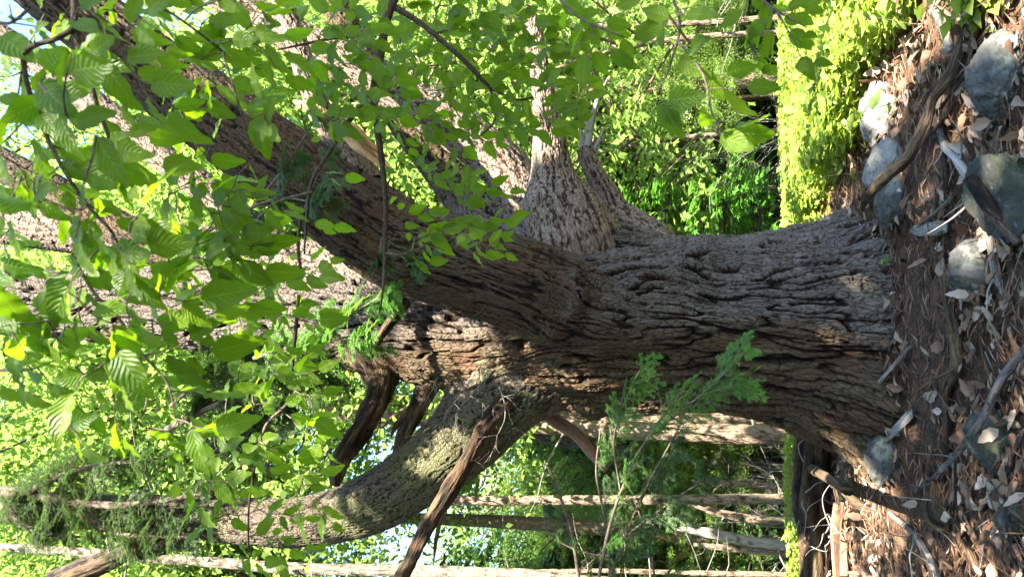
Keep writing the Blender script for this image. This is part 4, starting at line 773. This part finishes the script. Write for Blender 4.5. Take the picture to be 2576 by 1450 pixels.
# ------------------------------------------------------------------ beech branches in front
DENS = .98
HOLES = [(690, 400, 110), (850, 500, 110), (950, 560, 90), (560, 310, 80), (450, 210, 60), (800, 130, 50), (1250, 400, 70), (1390, 420, 60), (120, 600, 60), (190, 430, 40), (450, 440, 50), (900, 700, 80), (1080, 480, 50), (1500, 400, 60)]
def leaf_set(b, pos, d, L, face=.55):
    n = len(pos); nrm = np.tile([-.05, -face*1.5, .5], (n, 1))+rng.normal(0, .42, (n, 3)); R = frames(d, nrm); k = rng.integers(0, 3, n)
    for i in range(3): q = k == i; scatter(b, LEAF[i], pos[q], R[q], L[q])
def beech(label, axes, regions, face=.55, bias=(-.35, .0, -.9), name='beech_branch', group=None):
    e = empty(name, KP(axes[0][:1])[0, :3], label, 'branch', group); a = Acc(); b = Acc(); nodes = []; tips = []
    for ax in axes:
        K = KP(ax); a.add(*sweep(K, .012, 12, ragged(.0012, 4) if K[0, 3] > .004 else None)); Rz = catmull(K, 40); nodes += [(q[:3], q[3]) for q in Rz]; tips.append((Rz[-1, :3], Rz[-1, :3]-Rz[-2, :3]))
    NP = [q[0] for q in nodes]; bias = np.array(bias)
    PO, DI, LL = [], [], []
    for (x0, x1, y0, y1, Ya, Yb, cnt, L) in regions:
        cnt *= DENS; m_ = int(math.ceil(math.sqrt(cnt*(x1-x0)/(y1-y0)+.01))); m_ = max(1, m_); k_ = max(1, int(round(cnt/m_))); tg = []
        for i in range(m_):
            for j in range(k_): u_ = x0+(i+rng.random())*(x1-x0)/m_; w_ = y0+(j+rng.random())*(y1-y0)/k_; q_ = rng.random(); tg += [P(u_, w_, rng.uniform(Ya, Yb))]*(not any((u_-hx)**2+(w_-hy)**2 < hr*hr for hx, hy, hr in HOLES) or q_ < .15)
        tg.sort(key=lambda q: min(np.linalg.norm(q-w) for w in NP[:400]))
        for q in tg:
            A_ = np.array(NP); dv = q-A_; dist = np.linalg.norm(dv, axis=1)+1e-6; cs = (dv@bias)/dist
            cost = dist*(1+.9*(1-cs)); i = int(np.argmin(np.where(dist > .03, cost, 9))); p0 = A_[i]; D_ = dist[i]
            nseg = max(3, int(D_/.03)); t = np.linspace(0, 1, nseg+1)[:, None]; s = np.cross(dv[i]/D_, [0, 1, 0])
            path = p0+dv[i]*t+s*(np.sin(PI*t)*rng.normal(0, .07)*D_)+np.array([0, 0, 1.])*np.sin(PI*t)*.08*D_+s*(np.where(np.arange(nseg+1) % 2, 1, -1)[:, None]*.0022)
            rad = np.linspace(min(.0032, .0014+.004*D_), .0009, nseg+1); a.add(*sweep(np.hstack([path, rad[:, None]]), .012, 5))
            NP += list(path[1::2]); side = 1
            lp = max(L*.42, .02); nl = int(min(7, max(3, D_*.85/lp)))
            for k in range(nl):
                f = 1-k*lp/D_
                if f < .12: break
                jf = f*nseg; j = min(int(jf), nseg-1); pt = path[j]+(path[j+1]-path[j])*(jf-j); dd = path[j+1]-path[j]; dd /= np.linalg.norm(dd); sv = np.cross(dd, [0, -1, .35]); sv /= np.linalg.norm(sv); side = -side
                if k == 0: dr = dd+rng.normal(0, .15, 3)
                else: dr = dd*.75+sv*side*.85+rng.normal(0, .22, 3)
                dr = dr+np.array([0, 0, -.30]); dr /= np.linalg.norm(dr)
                PO.append(pt+dr*.006); DI.append(dr); LL.append(L*rng.uniform(.5, 1.12)*(1-.03*k))
    leaf_set(b, np.array(PO), np.array(DI), np.array(LL), face)
    a.build('wood', M['twig'], e); b.build('leaves', M['leaf'], e); return e
beech('main forked beech branch hanging straight down the upright picture with many small leaves',
      [[(1010, -40, 2.0, 26), (978, 30, 2.0, 24), (960, 120, 2.0, 22), (940, 232, 2.0, 21), (950, 330, 2.0, 16), (966, 450, 2.0, 13), (970, 560, 2.0, 11), (966, 700, 2.0, 8), (955, 785, 2.0, 4)],
       [(984, 12, 2.0, 17), (1060, 60, 2.05, 14), (1160, 145, 2.1, 12), (1212, 200, 2.15, 11), (1240, 226, 2.2, 8)],
       [(938, 236, 2.0, 14), (880, 302, 1.95, 12), (830, 380, 1.9, 10), (785, 455, 1.9, 9), (772, 540, 1.9, 7), (765, 640, 1.9, 4)],
       [(785, 482, 1.9, 6), (690, 512, 1.85, 6), (632, 575, 1.8, 5), (600, 650, 1.8, 3)], [(946, 93, 2.0, 9), (850, 95, 1.9, 8), (760, 112, 1.8, 6), (700, 125, 1.75, 4)],
       [(968, 636, 2.0, 7), (1010, 640, 1.98, 6), (1060, 622, 1.95, 4)], [(1240, 226, 2.2, 8), (1300, 250, 2.25, 6), (1340, 245, 2.3, 4)], [(1235, 225, 2.2, 7), (1245, 300, 2.2, 5), (1200, 350, 2.2, 4)]],
      [(990, 1480, 60, 330, 2.1, 2.5, 120, .078), (1000, 1260, 320, 470, 2.1, 2.4, 26, .075), (830, 1000, 420, 600, 1.95, 2.1, 12, .078), (1050, 1300, 440, 640, 2.0, 2.2, 28, .072), (1010, 1090, 600, 720, 1.95, 2.0, 3, .06), (740, 1000, 10, 330, 1.6, 1.95, 50, .08), (1000, 1400, -40, 80, 2.0, 2.3, 34, .08)])
beech('beech branch with large close leaves at the top of the upright picture',
      [[(150, -60, .95, 20), (185, -5, .95, 18), (190, 85, .93, 16), (215, 150, .93, 12), (240, 250, .93, 11), (275, 350, .93, 9), (300, 400, .93, 5)],
       [(190, 70, .93, 14), (140, 98, .9, 13), (75, 120, .9, 12), (60, 165, .9, 12), (85, 265, .9, 11), (145, 400, .9, 10), (215, 510, .92, 9), (275, 575, .93, 8), (310, 640, .95, 6), (325, 700, .95, 4)],
       [(230, -40, 1.1, 12), (330, 30, 1.1, 9), (400, 20, 1.1, 8), (470, 60, 1.1, 6), (560, 130, 1.15, 5)], [(75, 20, .9, 9), (40, 50, .9, 8), (10, 60, .9, 7), (-40, 40, .9, 7)],
       [(560, 130, 1.15, 6), (600, 260, 1.15, 5), (640, 400, 1.2, 4)]],
      [(-30, 420, -20, 480, .85, 1.1, 46, .082), (-30, 400, 480, 900, .85, 1.0, 34, .084), (400, 720, -20, 640, 1.1, 1.4, 84, .078), (0, 300, 100, 700, .7, .8, 6, .09)], face=.6)
beech('beech branch with big sunlit drooping leaves at the left of the upright picture',
      [[(180, 640, 1.0, 8), (240, 740, 1.0, 8), (300, 800, 1.0, 7), (350, 880, 1.0, 6), (420, 960, 1.0, 5), (440, 1050, 1.0, 3)], [(-30, 930, 1.1, 7), (70, 930, 1.1, 5), (150, 900, 1.1, 4)], [(350, 880, 1.0, 5), (370, 1000, 1.0, 4), (340, 1080, 1.0, 3)]],
      [(150, 560, 680, 1120, .95, 1.15, 32, .086), (-30, 160, 850, 1000, 1.0, 1.1, 8, .08), (400, 660, 560, 800, 1.15, 1.4, 26, .08)], face=.7)
beech('slender beech branch hanging past the left limb with spaced leaves',
      [[(752, 740, 1.85, 9), (735, 925, 1.85, 9), (725, 1010, 1.85, 9), (672, 1065, 1.83, 8), (645, 1150, 1.8, 7), (635, 1210, 1.8, 6), (625, 1300, 1.8, 5), (628, 1470, 1.8, 3)], [(640, 1165, 1.8, 5), (590, 1160, 1.8, 4), (540, 1120, 1.75, 3)], [(760, 700, 1.85, 7), (750, 620, 1.85, 8), (760, 520, 1.85, 8)]],
      [(560, 830, 640, 1060, 1.6, 1.95, 52, .08), (500, 860, 1060, 1430, 1.7, 1.95, 36, .075), (440, 620, 1080, 1300, 1.6, 1.8, 12, .078)], face=.6)
beech('shaded dark beech twig with big drooping leaves hanging against the bright undergrowth',
      [[(1680, -40, 1.5, 8), (1710, 60, 1.5, 7), (1690, 150, 1.5, 6), (1660, 230, 1.5, 3)], [(1704, 100, 1.5, 6), (1770, 190, 1.45, 6), (1790, 280, 1.45, 5), (1830, 370, 1.45, 3)]],
      [(1660, 1760, 30, 150, 1.4, 1.5, 4, .085), (1640, 1710, 180, 270, 1.45, 1.5, 3, .085), (1760, 1880, 190, 390, 1.4, 1.5, 6, .085)], face=.75, bias=(-.5, 0, -.7))
beech('short shaded beech twig reaching in from the top edge right of the main forked branch',
      [[(1380, -40, 1.6, 8), (1450, 40, 1.6, 7), (1560, 90, 1.6, 4)]], [(1400, 1640, 10, 170, 1.55, 1.7, 9, .08)], face=.75, bias=(-.5, 0, -.7))
beech('lowest shaded beech twig hanging over the bright low plants at the top edge',
      [[(1860, -40, 1.6, 7), (1960, 30, 1.6, 6), (2030, 70, 1.6, 3)], [(1955, 26, 1.6, 5), (2010, 130, 1.6, 3)]], [(1860, 2060, 0, 190, 1.55, 1.75, 13, .066)], face=.75, bias=(-.5, 0, -.7))
def herb(px, py, n, L, lab, mat='leaf_cov', h=.25, lift=0):
    g = GP(px, py); a = Acc(); b = Acc(); e = empty('seedling', g, lab, 'plant')
    K = zig(g, [rng.normal()*.3, 0, 1], h, .003, 5, .12); a.add(*sweep(K, .02, 6)); t = rng.integers(1, 6, n); p = K[t, :3]; d = rdir(n); d[:, 2] *= .4
    scatter(b, LEAF[0], p, frames(d, np.tile([0, -.5, 1.], (n, 1))+rng.normal(0, .3, (n, 3))), np.full(n, L)*rng.uniform(.7, 1.1, n)); a.build('stem', M['twig'], e); b.build('leaves', M[mat], e)
herb(2270, 250, 5, .09, 'small seedling with broad yellow green leaves above the leaning branch')
herb(2180, 430, 14, .05, 'upright bright yellow green seedling behind the rounded grey boulder', h=.36)
herb(2120, 300, 12, .07, 'bright seedling in the low green plants behind the pale boulder', h=.3)
herb(2330, 60, 14, .06, 'leafy seedling in the sunlit leaves at the far right', h=.3)
herb(2265, 1130, 5, .03, 'tiny green seedling by the smooth pale stone', h=.05)
herb(2205, 1000, 6, .03, 'tiny green seedling behind the brown pine cone', h=.06)
herb(2250, 640, 4, .04, 'single small green sprout at the right foot of the pine', h=.06)
# ------------------------------------------------------------------ unseen canopy added over the camera to shade and dapple the pine
g = Acc(); n = 54000; rs = np.random.default_rng(5)
cc = np.stack([rs.uniform(-3.5, 7.5, 720), rs.uniform(-9, 3.4, 720), rs.uniform(6.0, 8.6, 720)], -1)
ci = rs.integers(0, 720, n); pos = cc[ci]+rs.normal(0, 1, (n, 3))*[.36, .36, .12]; pos = pos[(pos[:, 2] > pos[:, 1]*1.32+.6)]
gp_ = pos-np.array(SUN)*((pos[:, 2]+1.1)/SUN.z)[:, None]; pos = pos[~(((gp_[:, 0] > .75) & (gp_[:, 1] > 2.9+1.2*ss(1.0, .7, gp_[:, 0]))) | (gp_[:, 1] > 5.25) | ((gp_[:, 0] < -1.0) & (gp_[:, 1] > 4.2)))]
def land(z): return pos-np.array(SUN)*((pos[:, 2]-z)/SUN.z)[:, None]
for z_, x0, x1, y0, y1, f_ in ((1.0, -.7, .8, .5, 2.4, .5), (3.4, -2.2, 2.5, 4.25, 7, .9), (2.0, .1, 2.0, 4.1, 6, .75)):
    l_ = land(z_); q = (l_[:, 0] > x0) & (l_[:, 0] < x1) & (l_[:, 1] > y0) & (l_[:, 1] < y1); pos = pos[~(q & (rs.random(len(pos)) < f_))]
S = np.array(SUN)
GAPS = [(gx, gy, float(GP(gx, gy)[1]), rs.uniform(.03, .09)) for gx, gy in zip(rs.uniform(2260, 2570, 24), rs.uniform(0, 1450, 24))]+[(1250, 380, 4.6, .4), (1150, 320, 4.6, .4), (1000, 235, 4.6, .35), (850, 150, 4.6, .35), (790, 220, 4.0, .25), (745, 110, 4.1, .3), (725, 20, 4.2, .3), (450, 80, 3.7, .12), (600, 190, 3.7, .1), (1020, 775, 4.0, .16), (1080, 790, 4.0, .16), (1140, 805, 4.0, .14), (1195, 825, 4.0, .12), (1180, 880, 4.0, .1), (1220, 900, 4.0, .11), (1260, 925, 4.0, .1), (1490, 950, 4.0, .04), (1690, 790, 3.8, .05), (1745, 812, 3.8, .07), (1310, 880, 3.9, .03), (2130, 705, 3.7, .09), (1720, 640, 3.8, .08), (1960, 690, 3.7, .04),
        (2225, 1230, 4.2, .2), (2250, 1290, 4.1, .24), (2190, 1250, 4.4, .2), (2290, 1330, 4.0, .2), (2090, 1350, 5.5, .5), (2130, 1250, 5.2, .3), (2215, 870, 3.9, .07), (2220, 930, 3.9, .06), (1300, 1080, 4.0, .04), (2410, 620, 3.0, .06), (2440, 300, 3., .08), (2560, 60, 2.6, .14), (1330, 500, 4.4, .07), (1520, 440, 4.5, .08), (2300, 430, 3.6, .05), (160, 590, 4.6, .5), (400, 700, 4.6, .3), (880, 690, 4.5, .3), (300, 820, .95, .04), (400, 1020, 1.0, .05), (520, 760, 1.1, .05)]
sh_ = []  # extra leaf clumps added up-sun of the spots kept in shade
for px, py, Y_, r_ in [(2490, 190, 2.75, .4), (2440, 680, 3.0, .35), (2540, 470, 2.65, .4), (2500, 1100, 2.8, .3), (1560, 640, 3.9, .4), (1680, 700, 3.8, .42), (1800, 660, 3.8, .42), (1820, 790, 3.8, .42), (1950, 700, 3.8, .42), (2060, 660, 3.8, .42), (2060, 800, 3.8, .42), (2180, 720, 3.8, .42), (1650, 820, 3.8, .42), (1450, 600, 4.1, .35), (1420, 520, 4.2, .3), (1520, 560, 4.2, .3), (250, 80, 3.8, .4), (400, 190, 3.7, .4), (520, 275, 3.7, .4), (650, 375, 3.65, .4), (780, 465, 3.6, .4), (900, 560, 3.6, .4), (1020, 640, 3.6, .4), (1150, 680, 3.6, .4), (1280, 730, 3.7, .4), (1100, 720, 3.6, .3), (1400, 820, 3.8, .35), (1500, 900, 3.8, .35), (1700, 950, 3.8, .4), (1900, 980, 3.8, .4), (1150, 1100, 4.0, .3), (1000, 1230, 4.0, .3)]:
    q = P(px, py, Y_); t0 = (7.3-q[2])/S[2]; q = q+S*t0
    if q[2] > q[1]*1.32+1.2: sh_.append(q+rs.normal(0, 1, (420, 3))*[r_*.8, r_*.8, .35])
pos = np.concatenate([pos]+sh_)
keep = np.ones(len(pos), bool)
for px, py, Y_, r_ in GAPS:  # leaves cleared along the sun's path to the chosen bright spots
    q = P(px, py, Y_); v = pos-q; t = v@S; dist = np.linalg.norm(v-t[:, None]*S, axis=1); keep &= ~((dist < r_*1.15) & (t > 0))
pos = pos[keep]; n = len(pos); d = rdir(n); d[:, 2] *= .3
scatter(g, DIAM, pos, frames(d, np.tile([0, 0, 1.], (n, 1))+rs.normal(0, .35, (n, 3))), rs.uniform(.10, .17, n))
e = empty('shade_canopy', (7.5, -3.5, float(Gz(7.5, -3.5))), 'unseen leaf canopy on a trunk, added out of view to shade the pine', 'tree')
t_ = Acc(); t_.add(*sweep(np.array([[7.5, -3.5, -1.4, .22], [7.3, -3.2, 3, .18], [6, -2, 6.6, .12], [3, 0, 7.2, .07], [0, 2, 7.4, .03]]), .1, 20)); t_.add(*sweep(np.array([[7.2, -3.1, 3.2, .12], [7.5, -1, 6, .07], [6, 2, 7.2, .03]]), .1, 14))  # unseen trunk and limbs added to carry the shading leaves
t_.build('trunk', M['bark_grey'], e); g.build('crown', M['leaf_bg'], e, smooth=False)
